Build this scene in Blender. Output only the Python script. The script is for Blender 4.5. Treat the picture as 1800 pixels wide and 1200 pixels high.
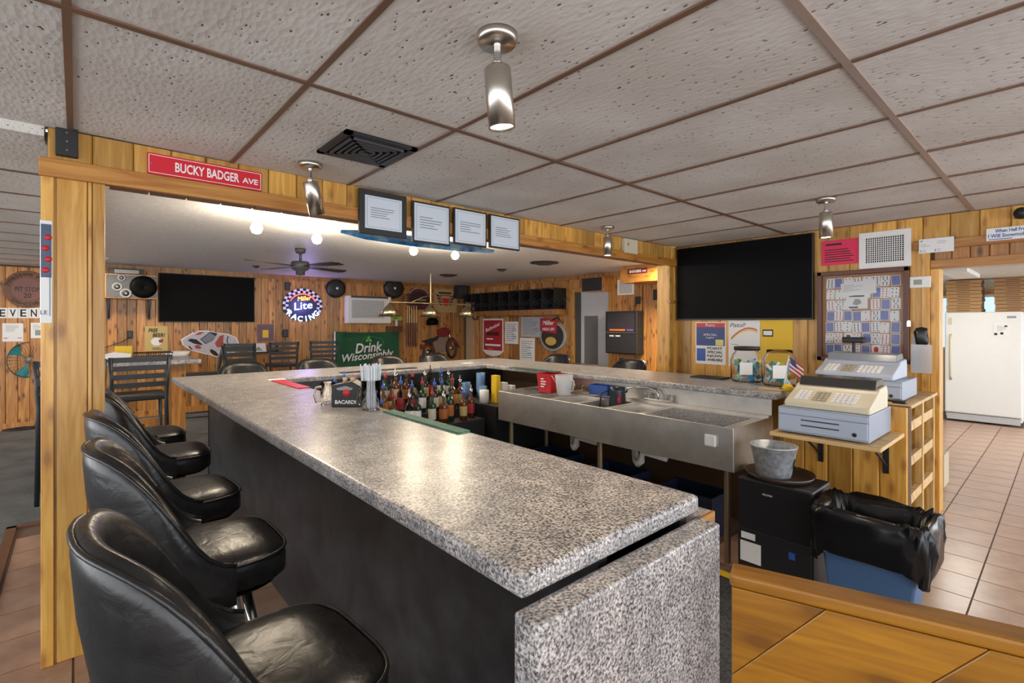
import bpy, bmesh, math, random
from mathutils import Vector, Matrix
random.seed(7)
for o in list(bpy.data.objects): bpy.data.objects.remove(o)
SC = bpy.context.scene
COL = SC.collection
R = math.radians
# ---------------- camera ----------------
F = 867.0; HZ = 568.0; YAW = R(-41.45); CH = 1.42
cam_d = bpy.data.cameras.new('camera'); cam = bpy.data.objects.new('camera', cam_d); COL.objects.link(cam)
cam.location = (0, 0, CH); cam.rotation_euler = (R(90), 0, YAW)
cam_d.sensor_width = 36; cam_d.lens = F / 1800 * 36; cam_d.shift_y = -(600 - HZ) / 1800
cam_d.clip_start = 0.02
SC.camera = cam
# ---------------- world, exposure ----------------
w = bpy.data.worlds.new('daylight'); SC.world = w; w.use_nodes = True
w.node_tree.nodes['Background'].inputs[0].default_value = (0.93, 0.96, 1.0, 1)
w.node_tree.nodes['Background'].inputs[1].default_value = 2.6
SC.view_settings.view_transform = 'Standard'; SC.view_settings.look = 'None'
SC.view_settings.gamma = 1; SC.view_settings.exposure = 0.55
SC.view_settings.use_curve_mapping = False
# ---------------- measuring helpers: pixel of the photo -> point on a real plane ----------------
_r = Vector((math.cos(YAW), math.sin(YAW), 0)); _f = Vector((-math.sin(YAW), math.cos(YAW), 0))
def ray(u, v): return _f + _r * ((u - 900) / F) + Vector((0, 0, (HZ - v) / F))
def onX(u, v, X): d = ray(u, v); p = d * (X / d.x); return Vector((p.x, p.y, p.z + CH))
def onY(u, v, Y): d = ray(u, v); p = d * (Y / d.y); return Vector((p.x, p.y, p.z + CH))
def onZ(u, v, Z): d = ray(u, v); p = d * ((Z - CH) / d.z); return Vector((p.x, p.y, p.z + CH))
# ---------------- object helpers ----------------
def link(o, parent=None):
    COL.objects.link(o)
    if parent is not None: o.parent = parent
    return o
def tag(o, label, cat, group=None):
    o['label'] = label; o['category'] = cat
    if group: o['group'] = group
    return o
def thing(name, label, cat, loc=(0, 0, 0), rz=0, group=None):
    o = bpy.data.objects.new(name, None); o.empty_display_size = .05
    link(o); o.location = loc; o.rotation_euler = (0, 0, rz)
    return tag(o, label, cat, group)
def struct(o): o['kind'] = 'structure'; return o
class MB:
    def __init__(s): s.v = []; s.f = []; s.m = []; s.sm = []
    def add(s, vs, fs, m=0, smooth=False):
        n = len(s.v); s.v += [tuple(p) for p in vs]
        for f in fs: s.f.append(tuple(i + n for i in f)); s.m.append(m); s.sm.append(smooth)
        return s
    def box(s, x0, x1, y0, y1, z0, z1, m=0):
        return s.add([(x0,y0,z0),(x1,y0,z0),(x1,y1,z0),(x0,y1,z0),(x0,y0,z1),(x1,y0,z1),(x1,y1,z1),(x0,y1,z1)],
              [(0,3,2,1),(4,5,6,7),(0,1,5,4),(1,2,6,5),(2,3,7,6),(3,0,4,7)], m)
    def cyl(s, p0, p1, r0, r1=None, n=16, m=0, caps=True, smooth=True):
        r1 = r0 if r1 is None else r1
        p0 = Vector(p0); p1 = Vector(p1); d = (p1 - p0).normalized()
        a = d.orthogonal().normalized(); b = d.cross(a)
        vs = []
        for p, r in ((p0, r0), (p1, r1)):
            for i in range(n):
                t = 2 * math.pi * i / n; vs.append(p + a * (r * math.cos(t)) + b * (r * math.sin(t)))
        s.add(vs, [(i, (i + 1) % n, n + (i + 1) % n, n + i) for i in range(n)], m, smooth)
        if caps: s.add(vs, [tuple(range(n))[::-1], tuple(range(n, 2 * n))], m)
        return s
    def tube(s, pts, r, n=8, m=0, closed=False):
        pts = [Vector(p) for p in pts]; k = len(pts); vs = []
        prev = None
        for i, p in enumerate(pts):
            if closed: d = (pts[(i + 1) % k] - pts[i - 1])
            else: d = pts[min(i + 1, k - 1)] - pts[max(i - 1, 0)]
            d.normalize()
            a = d.orthogonal().normalized() if prev is None else (prev - d * prev.dot(d)).normalized()
            prev = a; b = d.cross(a)
            rr = r[i] if isinstance(r, (list, tuple)) else r
            for j in range(n):
                t = 2 * math.pi * j / n; vs.append(p + a * (rr * math.cos(t)) + b * (rr * math.sin(t)))
        fs = []
        for i in range(k if closed else k - 1):
            q = (i + 1) % k
            for j in range(n): fs.append((i*n + j, i*n + (j+1) % n, q*n + (j+1) % n, q*n + j))
        if not closed: fs += [tuple(range(n))[::-1], tuple(range((k-1)*n, k*n))]
        return s.add(vs, fs, m, True)
    def lathe(s, prof, n=24, c=(0, 0, 0), m=0, axis='z', smooth=True):
        vs = []; k = len(prof)
        for r, z in prof:
            for i in range(n):
                t = 2 * math.pi * i / n; x = r * math.cos(t); y = r * math.sin(t)
                p = (x, y, z) if axis == 'z' else ((x, -z, y) if axis == '-y' else (z, x, y))
                vs.append((p[0] + c[0], p[1] + c[1], p[2] + c[2]))
        fs = []
        for a in range(k - 1):
            for i in range(n): fs.append((a*n + i, a*n + (i+1) % n, (a+1)*n + (i+1) % n, (a+1)*n + i))
        s.add(vs, fs, m, smooth)
        caps = []
        if prof[0][0] > 1e-4: caps.append(tuple(range(n))[::-1])
        if prof[-1][0] > 1e-4: caps.append(tuple(range((k-1)*n, k*n)))
        if caps: s.add(vs, caps, m)
        return s
    def prism(s, poly, y0, y1, m=0, plane='xz'):
        n = len(poly)
        if plane == 'xz': A = [(x, y0, z) for x, z in poly]; B = [(x, y1, z) for x, z in poly]
        elif plane == 'xy': A = [(x, z, y0) for x, z in poly]; B = [(x, z, y1) for x, z in poly]
        else: A = [(y0, x, z) for x, z in poly]; B = [(y1, x, z) for x, z in poly]
        return s.add(A + B, [tuple(range(n)), tuple(range(n, 2*n))[::-1]] + [(i, n + i, n + (i+1) % n, (i+1) % n) for i in range(n)], m)
    def grid(s, fn, nu, nv, m=0, cu=False, cv=False, smooth=True):
        vs = [fn(i, j) for i in range(nu) for j in range(nv)]; fs = []
        for i in range(nu if cu else nu - 1):
            for j in range(nv if cv else nv - 1):
                a = i; b = (i + 1) % nu; c = j; d = (j + 1) % nv
                fs.append((a*nv + c, b*nv + c, b*nv + d, a*nv + d))
        return s.add(vs, fs, m, smooth)
    def mesh(s, name, mats):
        me = bpy.data.meshes.new(name); me.from_pydata(s.v, [], s.f)
        for mt in (mats if isinstance(mats, (list, tuple)) else [mats]): me.materials.append(mt)
        me.polygons.foreach_set('material_index', s.m); me.polygons.foreach_set('use_smooth', s.sm)
        bm = bmesh.new(); bm.from_mesh(me); bmesh.ops.recalc_face_normals(bm, faces=bm.faces); bm.to_mesh(me); bm.free()
        me.update(); return me
    def build(s, name, mats, parent=None, bevel=0, seg=2, sub=0, loc=None):
        o = bpy.data.objects.new(name, s.mesh(name, mats)); link(o, parent)
        if loc is not None: o.location = loc
        if bevel:
            b = o.modifiers.new('bevel', 'BEVEL'); b.width = bevel; b.segments = seg; b.limit_method = 'ANGLE'; b.angle_limit = R(40)
        if sub:
            q = o.modifiers.new('sub', 'SUBSURF'); q.levels = sub; q.render_levels = sub
        return o
def bx(name, mats, parent, *b, bevel=0, **k): return MB().box(*b).build(name, mats, parent, bevel=bevel, **k)
def copy_tree(o, parent=None):
    c = o.copy(); link(c); c.parent = parent
    for ch in list(o.children): copy_tree(ch, c)
    return c
def textmesh(s, mats, w=None, h=None, depth=.001, bold=0.0, space=1.0, shear=0, name='lettering'):
    """flat lettering in the local xz plane facing -y, centred on the origin"""
    cu = bpy.data.curves.new('txt', 'FONT'); cu.body = s; cu.extrude = depth; cu.offset = bold; cu.space_character = space
    cu.align_x = 'CENTER'; cu.shear = shear; cu.resolution_u = 3
    ob = bpy.data.objects.new('txt', cu); COL.objects.link(ob); bpy.context.view_layer.update()
    me = bpy.data.meshes.new_from_object(ob.evaluated_get(bpy.context.evaluated_depsgraph_get()))
    bpy.data.objects.remove(ob)
    xs = [v.co.x for v in me.vertices]; ys = [v.co.y for v in me.vertices]
    if not xs: return me
    cx = (min(xs) + max(xs)) / 2; cy = (min(ys) + max(ys)) / 2; ww = max(xs) - min(xs); hh = max(ys) - min(ys)
    if w and h: sx, sz = w / ww, h / hh
    elif w: sx = sz = w / ww
    else: sx = sz = h / hh
    for v in me.vertices:
        x, y, z = v.co; v.co = ((x - cx) * sx, -z, (y - cy) * sz)
    me.materials.clear(); me.materials.append(mats); me.name = name
    return me
def joinm(name, parent, items, loc=(0, 0, 0)):
    """several meshes with offsets -> one mesh object; items: (mesh, (x,y,z), rot_y)"""
    bm = bmesh.new(); mats = []
    for it in items:
        me, off = it[0], it[1]; ry = it[2] if len(it) > 2 else 0
        if me.materials[0] not in mats: mats.append(me.materials[0])
        k = mats.index(me.materials[0]); n = len(bm.verts); nf = len(bm.faces)
        bm.from_mesh(me); bm.verts.ensure_lookup_table(); bm.faces.ensure_lookup_table()
        M = Matrix.Translation(off) @ Matrix.Rotation(ry, 4, 'Y')
        for v in bm.verts[n:]: v.co = M @ v.co
        for f in bm.faces[nf:]: f.material_index = k
    me = bpy.data.meshes.new(name); bm.to_mesh(me); bm.free()
    for m in mats: me.materials.append(m)
    o = bpy.data.objects.new(name, me); link(o, parent); o.location = loc; return o
# ---------------- materials ----------------
def _nt(name):
    m = bpy.data.materials.new(name); m.use_nodes = True; nt = m.node_tree
    return m, nt, nt.nodes['Principled BSDF']
def sset(b, **k):
    for a, v in k.items():
        a = {'rough': 'Roughness', 'metal': 'Metallic', 'spec': 'Specular IOR Level', 'trans': 'Transmission Weight', 'coat': 'Coat Weight', 'ior': 'IOR', 'alpha': 'Alpha'}[a]
        b.inputs[a].default_value = v
def rgba(c): return (c[0], c[1], c[2], 1)
def s2l(r, g, b): return tuple(((x/255)/12.92 if x/255 <= .04045 else ((x/255 + .055)/1.055)**2.4) for x in (r, g, b))
_pc = {}
def plain(c, rough=.5, metal=0, var=.08, scale=14, **k):
    key = (c, rough, metal, var, scale, tuple(sorted(k.items())))
    if key in _pc: return _pc[key]
    m, nt, b = _nt('paint')
    n = nt.nodes.new('ShaderNodeTexNoise'); n.inputs['Scale'].default_value = scale; n.inputs['Detail'].default_value = 5
    tc = nt.nodes.new('ShaderNodeTexCoord'); nt.links.new(tc.outputs['Object'], n.inputs['Vector'])
    mx = nt.nodes.new('ShaderNodeMix'); mx.data_type = 'RGBA'
    mx.inputs[6].default_value = rgba([x * (1 - var) for x in c]); mx.inputs[7].default_value = rgba([min(1, x * (1 + var)) for x in c])
    nt.links.new(n.outputs['Fac'], mx.inputs[0]); nt.links.new(mx.outputs[2], b.inputs['Base Color'])
    sset(b, rough=rough, metal=metal, **k); _pc[key] = m; return m
def emis(c, st):
    m, nt, b = _nt('light'); b.inputs['Base Color'].default_value = rgba(c)
    b.inputs['Emission Color'].default_value = rgba(c); b.inputs['Emission Strength'].default_value = st; return m
def ramp(nt, fac, stops):
    r = nt.nodes.new('ShaderNodeValToRGB'); e = r.color_ramp.elements
    while len(e) < len(stops): e.new(.5)
    for x, (p, c) in zip(e, stops): x.position = p; x.color = rgba(c)
    nt.links.new(fac, r.inputs[0]); return r.outputs[0]
def wood(name, light, dark, knot, axis='z', rough=.35, grain=1.0, knots=.55, tint=.35, coat=.15):
    m, nt, b = _nt(name); N = nt.nodes.new; L = nt.links.new
    tc = N('ShaderNodeTexCoord'); oi = N('ShaderNodeObjectInfo')
    off = N('ShaderNodeVectorMath'); off.operation = 'MULTIPLY_ADD'
    comb = N('ShaderNodeCombineXYZ')
    for i in range(3): L(oi.outputs['Random'], comb.inputs[i])
    L(comb.outputs[0], off.inputs[0]); off.inputs[1].default_value = (37, 53, 71); L(tc.outputs['Object'], off.inputs[2])
    sc = {'z': (1, 1, .07), 'x': (.07, 1, 1), 'y': (1, .07, 1)}[axis]
    mp = N('ShaderNodeMapping'); mp.inputs['Scale'].default_value = sc; L(off.outputs[0], mp.inputs['Vector'])
    n1 = N('ShaderNodeTexNoise'); n1.inputs['Scale'].default_value = 38 * grain; n1.inputs['Detail'].default_value = 6; n1.inputs['Distortion'].default_value = .8
    L(mp.outputs[0], n1.inputs['Vector'])
    sp = N('ShaderNodeSeparateXYZ'); L(off.outputs[0], sp.inputs[0]); pa = N('ShaderNodeMath'); mk = N('ShaderNodeCombineXYZ'); ql = N('ShaderNodeMath'); ql.operation = 'MULTIPLY'; ql.inputs[1].default_value = .4
    i1, i2, i3 = {'z': (0, 1, 2), 'x': (2, 1, 0), 'y': (2, 0, 1)}[axis]
    L(sp.outputs[i1], pa.inputs[0]); L(sp.outputs[i2], pa.inputs[1]); L(sp.outputs[i3], ql.inputs[0]); L(pa.outputs[0], mk.inputs[0]); L(ql.outputs[0], mk.inputs[1])
    vo = N('ShaderNodeTexVoronoi'); vo.voronoi_dimensions = '2D'; vo.inputs['Scale'].default_value = 8; L(mk.outputs[0], vo.inputs['Vector'])
    base = ramp(nt, n1.outputs['Fac'], [(.3, dark), (.5, [(a + c) / 2 for a, c in zip(light, dark)]), (.68, light)])
    kr = ramp(nt, vo.outputs['Distance'], [(.06, (1, 1, 1)), (.11, (.45, .45, .45)), (.2, (0, 0, 0))])
    km = N('ShaderNodeMath'); km.operation = 'MULTIPLY'; L(kr, km.inputs[0]); km.inputs[1].default_value = knots
    mx = N('ShaderNodeMix'); mx.data_type = 'RGBA'; L(km.outputs[0], mx.inputs[0]); L(base, mx.inputs[6]); mx.inputs[7].default_value = rgba(knot)
    hv = N('ShaderNodeHueSaturation'); L(mx.outputs[2], hv.inputs['Color'])
    mr = N('ShaderNodeMapRange'); mr.inputs[3].default_value = 1 - tint; mr.inputs[4].default_value = 1 + tint * .6; L(oi.outputs['Random'], mr.inputs[0]); L(mr.outputs[0], hv.inputs['Value'])
    L(hv.outputs[0], b.inputs['Base Color'])
    bp = N('ShaderNodeBump'); bp.inputs['Strength'].default_value = .12; bp.inputs['Distance'].default_value = .004; L(n1.outputs['Fac'], bp.inputs['Height']); L(bp.outputs[0], b.inputs['Normal'])
    sset(b, rough=rough, coat=coat); b.inputs['Coat Roughness'].default_value = .25
    return m
def speckle(name, stops, scale, rough=.3, bump=0, detail=3, noise2=None, metal=0, coat=0):
    m, nt, b = _nt(name); N = nt.nodes.new; L = nt.links.new
    tc = N('ShaderNodeTexCoord'); n = N('ShaderNodeTexNoise'); n.inputs['Scale'].default_value = scale; n.inputs['Detail'].default_value = detail; n.inputs['Roughness'].default_value = .65
    L(tc.outputs['Object'], n.inputs['Vector']); c = ramp(nt, n.outputs['Fac'], stops)
    if noise2:
        n2 = N('ShaderNodeTexNoise'); n2.inputs['Scale'].default_value = noise2; n2.inputs['Detail'].default_value = 4; L(tc.outputs['Object'], n2.inputs['Vector'])
        mx = N('ShaderNodeMix'); mx.data_type = 'RGBA'; mx.blend_type = 'MULTIPLY'; mx.inputs[0].default_value = 1; L(c, mx.inputs[6])
        L(ramp(nt, n2.outputs['Fac'], [(.35, (.72, .72, .74)), (.65, (1.15, 1.12, 1.1))]), mx.inputs[7]); c = mx.outputs[2]
    L(c, b.inputs['Base Color'])
    if bump:
        bp = N('ShaderNodeBump'); bp.inputs['Strength'].default_value = bump; bp.inputs['Distance'].default_value = .003; L(n.outputs['Fac'], bp.inputs['Height']); L(bp.outputs[0], b.inputs['Normal'])
    sset(b, rough=rough, metal=metal, coat=coat); return m
GR = speckle('granite_laminate', [(.34, (.035, .035, .04)), (.43, (.17, .165, .165)), (.52, (.42, .40, .39)), (.62, (.66, .63, .61))], 165, rough=.3, detail=4, noise2=14)
PINE = wood('golden_pine', s2l(218, 170, 86), s2l(186, 128, 44), s2l(120, 62, 22), 'z')
PINE_X = wood('golden_pine_rail', s2l(204, 146, 70), s2l(168, 104, 38), s2l(96, 44, 16), 'x')
PINE_Y = wood('golden_pine_board', s2l(204, 146, 70), s2l(168, 104, 38), s2l(96, 44, 16), 'y')
KNOTTY = wood('knotty_pine', s2l(202, 146, 80), s2l(154, 96, 44), s2l(74, 36, 16), 'z', knots=.8, tint=.4)
RAWPINE = wood('raw_pine', s2l(222, 192, 140), s2l(198, 158, 104), s2l(140, 90, 50), 'y', rough=.6, coat=0, tint=.1)
RAWPINE_Z = wood('raw_pine_post', s2l(214, 176, 112), s2l(188, 142, 76), s2l(130, 80, 40), 'z', rough=.6, coat=0, tint=.1)
GATEW = wood('worn_amber_wood', s2l(168, 114, 24), s2l(132, 82, 12), s2l(78, 40, 10), 'x', rough=.3, coat=.3, tint=.12)
DARKW = wood('dark_walnut', s2l(110, 66, 44), s2l(78, 44, 28), s2l(40, 20, 12), 'z', tint=.1)
GROOVE = plain((.10, .05, .02), .8)
BLACK = plain((.012, .012, .014), .45)
BLACKG = plain((.002, .002, .0025), .5, spec=.08)
DKGREY = plain((.05, .05, .055), .5)
GREY = plain((.28, .29, .3), .45)
WHITE = plain((.78, .78, .76), .45, var=.03)
PAPER = plain((.80, .80, .80), .7, var=.03)
CREAM = plain((.62, .55, .42), .5, var=.04)
RED = plain((.55, .02, .03), .4, var=.05)
BLUE = plain((.03, .10, .42), .4, var=.1)
NAVY = plain((.02, .04, .14), .4)
YELLOW = plain((.80, .52, .02), .5)
GREEN = plain((.02, .16, .06), .6)
TEAL = plain((.02, .28, .33), .3)
ORANGE = plain((.75, .18, .03), .4)
BROWN = plain((.16, .07, .035), .5)
TAN = plain((.55, .38, .2), .6)
INK = plain((.01, .01, .012), .6)
CHROME = plain((.62, .62, .62), .16, 1, var=.03)
STEEL = speckle('brushed_steel', [(.3, (.60, .57, .53)), (.7, (.78, .75, .70))], 5, rough=.42, metal=.9)
NICKEL = plain((.56, .52, .46), .28, 1, var=.05)
BRASS = plain((.62, .52, .30), .25, 1, var=.05)
GALV = speckle('galvanised', [(.4, (.50, .54, .58)), (.6, (.74, .78, .82))], 40, rough=.38, metal=.65)
# leather, ceiling, carpet, glass
def leather():
    m, nt, b = _nt('black_vinyl'); N = nt.nodes.new; L = nt.links.new
    tc = N('ShaderNodeTexCoord'); n = N('ShaderNodeTexNoise'); n.inputs['Scale'].default_value = 18; n.inputs['Detail'].default_value = 9; n.inputs['Distortion'].default_value = .8; L(tc.outputs['Object'], n.inputs['Vector'])
    L(ramp(nt, n.outputs['Fac'], [(.3, (.006, .006, .007)), (.7, (.018, .017, .017))]), b.inputs['Base Color'])
    bp = N('ShaderNodeBump'); bp.inputs['Strength'].default_value = .42; bp.inputs['Distance'].default_value = .006; L(n.outputs['Fac'], bp.inputs['Height']); L(bp.outputs[0], b.inputs['Normal'])
    sset(b, rough=.3); return m
LEATHER = leather()
def ceil_tile():
    m, nt, b = _nt('fissured_tile'); N = nt.nodes.new; L = nt.links.new
    tc = N('ShaderNodeTexCoord'); oi = N('ShaderNodeObjectInfo')
    ad = N('ShaderNodeVectorMath'); ad.operation = 'ADD'; L(tc.outputs['Object'], ad.inputs[0]); L(oi.outputs['Random'], ad.inputs[1])
    mp = N('ShaderNodeMapping'); mp.inputs['Scale'].default_value = (1, .42, 1); L(ad.outputs[0], mp.inputs['Vector'])
    v = N('ShaderNodeTexVoronoi'); v.inputs['Scale'].default_value = 62; v.inputs['Randomness'].default_value = 1; L(mp.outputs[0], v.inputs['Vector'])
    n = N('ShaderNodeTexNoise'); n.inputs['Scale'].default_value = 45; n.inputs['Detail'].default_value = 4; L(ad.outputs[0], n.inputs['Vector'])
    n3 = N('ShaderNodeTexNoise'); n3.inputs['Scale'].default_value = 2.2; L(ad.outputs[0], n3.inputs['Vector'])
    mul = N('ShaderNodeMath'); mul.operation = 'ADD'; L(v.outputs['Distance'], mul.inputs[0])
    sub = N('ShaderNodeMath'); sub.operation = 'MULTIPLY_ADD'; L(n.outputs['Fac'], sub.inputs[0]); sub.inputs[1].default_value = .8; sub.inputs[2].default_value = -.36; L(sub.outputs[0], mul.inputs[1])
    hole = ramp(nt, mul.outputs[0], [(.11, (.16, .14, .13)), (.19, (1, 1, 1))])
    base = ramp(nt, n3.outputs['Fac'], [(.35, (.60, .555, .51)), (.65, (.70, .665, .63))])
    mx = N('ShaderNodeMix'); mx.data_type = 'RGBA'; mx.blend_type = 'MULTIPLY'; mx.inputs[0].default_value = 1; L(base, mx.inputs[6]); L(hole, mx.inputs[7])
    L(mx.outputs[2], b.inputs['Base Color'])
    bp = N('ShaderNodeBump'); bp.inputs['Strength'].default_value = .5; bp.inputs['Distance'].default_value = .004; L(mul.outputs[0], bp.inputs['Height']); L(bp.outputs[0], b.inputs['Normal'])
    sset(b, rough=.9); return m
CEIL = ceil_tile()
STUCCO = speckle('swirled_stucco', [(.3, (.66, .66, .67)), (.7, (.82, .82, .83))], 26, rough=.42, bump=.8, detail=6)
CARPET = speckle('grey_carpet', [(.35, (.085, .088, .088)), (.65, (.19, .195, .19))], 260, rough=1, bump=.4, noise2=3)
RTILE = speckle('terracotta_tile', [(.3, s2l(158, 122, 100)), (.7, s2l(190, 156, 133))], 5, rough=.28, detail=6)
RUBBER = speckle('black_mat', [(.4, (.03, .03, .032)), (.6, (.08, .08, .08))], 60, rough=.6, bump=.5)
BARBLK = speckle('black_bar_panel', [(.4, (.010, .010, .011)), (.62, (.030, .030, .032))], 7, rough=.42, detail=8)
TEE = plain(s2l(112, 84, 68), .45, var=.2, scale=6)
TEE2 = plain(s2l(160, 140, 128), .4, var=.15, scale=6)
def glass(c=(1, 1, 1), rough=.02, a=.25):
    m, nt, b = _nt('clear_glass'); b.inputs['Base Color'].default_value = rgba(c); sset(b, rough=rough, trans=1.0, ior=1.2); return m
GLASS = glass()
def film(c, a):
    m, nt, b = _nt('clear_plastic'); b.inputs['Base Color'].default_value = rgba(c); sset(b, rough=.18, alpha=a); return m
BGLASS = film((.25, .45, .75), .45); PLASTIC = film((.75, .8, .85), .4)
ZC = 2.23; ZF = 2.28; YH = 2.80; YF = 9.3; XR = 4.85; XF = 6.8
# ---------------- floor ----------------
fl = struct(bx('floor', plain(s2l(120, 98, 84), .6), None, -4.5, 11.5, -3.5, 10.5, -.08, -.006))
def tile_field(x0, x1, y0, y1, s, gap, par):
    me = MB().prism([(-s/2+gap, -s/2+gap), (s/2-gap, -s/2+gap), (s/2-gap, s/2-gap), (-s/2+gap, s/2-gap)], -.006, 0, plane='xy').mesh('floor_tile', RTILE)
    nx = int(round((x1-x0)/s)); ny = int(round((y1-y0)/s))
    for i in range(nx):
        for j in range(ny):
            o = bpy.data.objects.new('floor_tile', me); link(o, par); o.location = (x0 + s*(i+.5), y0 + s*(j+.5), 0)
tile_field(4.04 - .29*4, 4.04 + .29*19, .336 - .29*2, .336 + .29*4, .29, .004, fl)
tile_field(-.30, 1.15, 1.7, 4.6, .29, .004, fl)
tile_field(1.14, 2.88, .04, .62, .29, .004, fl)
car = struct(bx('carpet', CARPET, None, -4.4, 7, 4.86, YF, -.006, .006)); car2 = bx('carpet_strip', CARPET, car, -4.4, -.36, .4, 4.86, -.006, .006)
bx('transition_strip', BROWN, car, -.36, -.31, .4, 4.86, -.005, .012); bx('transition_strip', BROWN, car, -.36, .9, 4.82, 4.87, -.005, .012)
mat = tag(bx('floor_mat', RUBBER, None, 1.32, 2.7, .45, 4.1, .0, .012), 'black textured rubber mat on the floor behind the bar', 'floor mat')
bx('yellow_edge', YELLOW, mat, 2.7, 2.76, .45, 4.1, 0, .013)
# ---------------- ceiling ----------------
ce = struct(bx('ceiling', plain((.3, .27, .25), .9), None, -4.4, XR + .02, -2.6, YH + .14, ZC + .03, ZC + .06))
gx = [.586 + .605*k for k in range(-8, 8)]; gy = [.46 + 1.24*k for k in range(-3, 2)] + [YH]
tiles = {}
for i in range(len(gx) - 1):
    for j in range(len(gy) - 1):
        x0, x1, y0, y1 = gx[i], min(gx[i+1], XR), gy[j], gy[j+1]
        if x1 - x0 < .05: continue
        key = (round(x1-x0, 3), round(y1-y0, 3))
        if key not in tiles: tiles[key] = MB().box(-key[0]/2+.006, key[0]/2-.006, -key[1]/2+.006, key[1]/2-.006, 0, .016).mesh('ceiling_tile', CEIL)
        o = bpy.data.objects.new('ceiling_tile', tiles[key]); link(o, ce)
        o.location = ((x0+x1)/2, (y0+y1)/2, ZC + random.uniform(0, .003)); o.rotation_euler = (random.uniform(-.003, .003), random.uniform(-.004, .004), 0)
for k, x in enumerate(gx):
    if x < XR: bx('ceiling_tee', TEE, ce, x-.010, x+.010, -2.6, YH, ZC-.004, ZC+.012)
for k, y in enumerate(gy[:-1]): bx('ceiling_tee', TEE2 if abs(y-.46) < .01 else TEE, ce, -4.4, XR, y-.012, y+.012, ZC-.005, ZC+.011)
cl = struct(bx('ceiling_left_bay', plain((.3, .27, .25), .9), None, -4.4, -.03, YH + .14, YF, 2.22, 2.25))
tl = MB().box(-.61, .61, -.3, .3, 0, .016).mesh('ceiling_tile', CEIL)
for i in range(4):
    for j in range(11):
        o = bpy.data.objects.new('ceiling_tile', tl); link(o, cl); o.location = (-.64 - 1.235*i, YH + .14 + .3 + .612*j, 2.195)
for j in range(1, 11): bx('ceiling_tee', TEE, cl, -4.4, -.03, YH + .128 + .612*j, YH + .15 + .612*j, 2.19, 2.2)
bx('ceiling_edge', CEIL, cl, -4.4, -.1, YH - .004, YH + .16, 2.19, 2.30)
cf = struct(bx('ceiling_far_room', STUCCO, None, -.03, XF + .1, YH + .14, YF + .1, ZF, ZF + .08))
# ---------------- walls ----------------
_pm = {}
def plank(parent, w, h, loc, rz, mat, th=.014, name='plank'):
    key = (round(w, 4), round(h, 4), mat.name, th)
    if key not in _pm:
        c = .006; a = w/2 - .0012
        _pm[key] = MB().prism([(-a, 0), (-a, -th+c), (-a+c, -th), (a-c, -th), (a, -th+c), (a, 0)], 0, h, plane='xy').mesh('plank', mat)
    o = bpy.data.objects.new(name, _pm[key]); link(o, parent); o.location = loc; o.rotation_euler = (0, 0, rz); return o
# far wall (faces -y)
wf = struct(bx('wall_far', GROOVE, None, -4.4, XF + .1, YF, YF + .1, 0, 2.3))
pw = .115; n = int((XF + 3.0)/pw)
for i in range(n): plank(wf, pw, 2.17 if -3.0 + pw*i < -.06 else ZF, (-3.0 + pw*(i+.5), YF, 0), 0, KNOTTY)
bx('baseboard_far', KNOTTY, wf, -3, XF, YF-.03, YF-.014, 0, .10); bx('trim_board', KNOTTY, wf, 0, XF, YF-.035, YF-.014, ZF-.075, ZF)
# far room right wall (faces -x)
wr = struct(bx('wall_far_right', GROOVE, None, XF, XF + .1, 2.6, YF, 0, 2.3))
DY0, DY1 = onX(1072, 560, XF).y, onX(1012, 560, XF).y
n = int((YF - 3.6)/pw)
for i in range(n):
    y = YF - pw*(i+.5)
    if DY0 - .02 < y < DY1 + .02: plank(wr, pw, ZF - 1.98, (XF, y, 1.98), -R(90), KNOTTY)
    else: plank(wr, pw, ZF, (XF, y, 0), -R(90), KNOTTY)
bx('trim_board', KNOTTY, wr, XF-.035, XF-.014, 3, YF, ZF-.07, ZF)
# header over the bar (faces -y)
hd = struct(bx('wall_header', GROOVE, None, -.09, XR, YH + .015, YH + .13, 2.05, ZC))
hw = .142; x = -.09
while x < XR - .03: plank(hd, hw, ZC - 2.06, (x + hw/2, YH + .015, 2.06), 0, PINE); x += hw
bx('header_trim_board', PINE_X, hd, -.115, XR, YH - .03, YH, 2.025, 2.10, bevel=.004)
k = 0; x = .11
while x < XR - .1:
    bx('soffit_block', plain((.20, .10, .06), .6) if k % 2 else plain((.24, .13, .08), .6), hd, x + .004, x + .146, YH + .003, YH + .125, 2.035, 2.05); x += .15; k += 1
po = struct(bx('wall_post', PINE, None, -.10, .088, YH + .012, YH + .14, 0, 2.05)); po['label'] = 'golden pine post'
for a, b_, y in ((-.11, -.07, -.004), (-.062, .035, .002), (.038, .05, -.006), (.052, .094, 0)): bx('post_board', PINE, po, a, b_, YH + y, YH + .02, 0, 2.045, bevel=.003)
po2 = struct(bx('wall_post_right', PINE, None, XR - .17, XR, YH + .005, YH + .14, 0, 2.05)); bx('post_board', PINE, po2, XR - .17, XR - .085, YH - .006, YH + .01, 0, 2.02, bevel=.003); bx('post_board', PINE, po2, XR - .08, XR - .01, YH - .006, YH + .01, 0, 2.02, bevel=.003)
bx('post_block', PINE_X, po2, XR-.2, XR-.05, YH-.03, YH, 1.63, 1.66)
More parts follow.
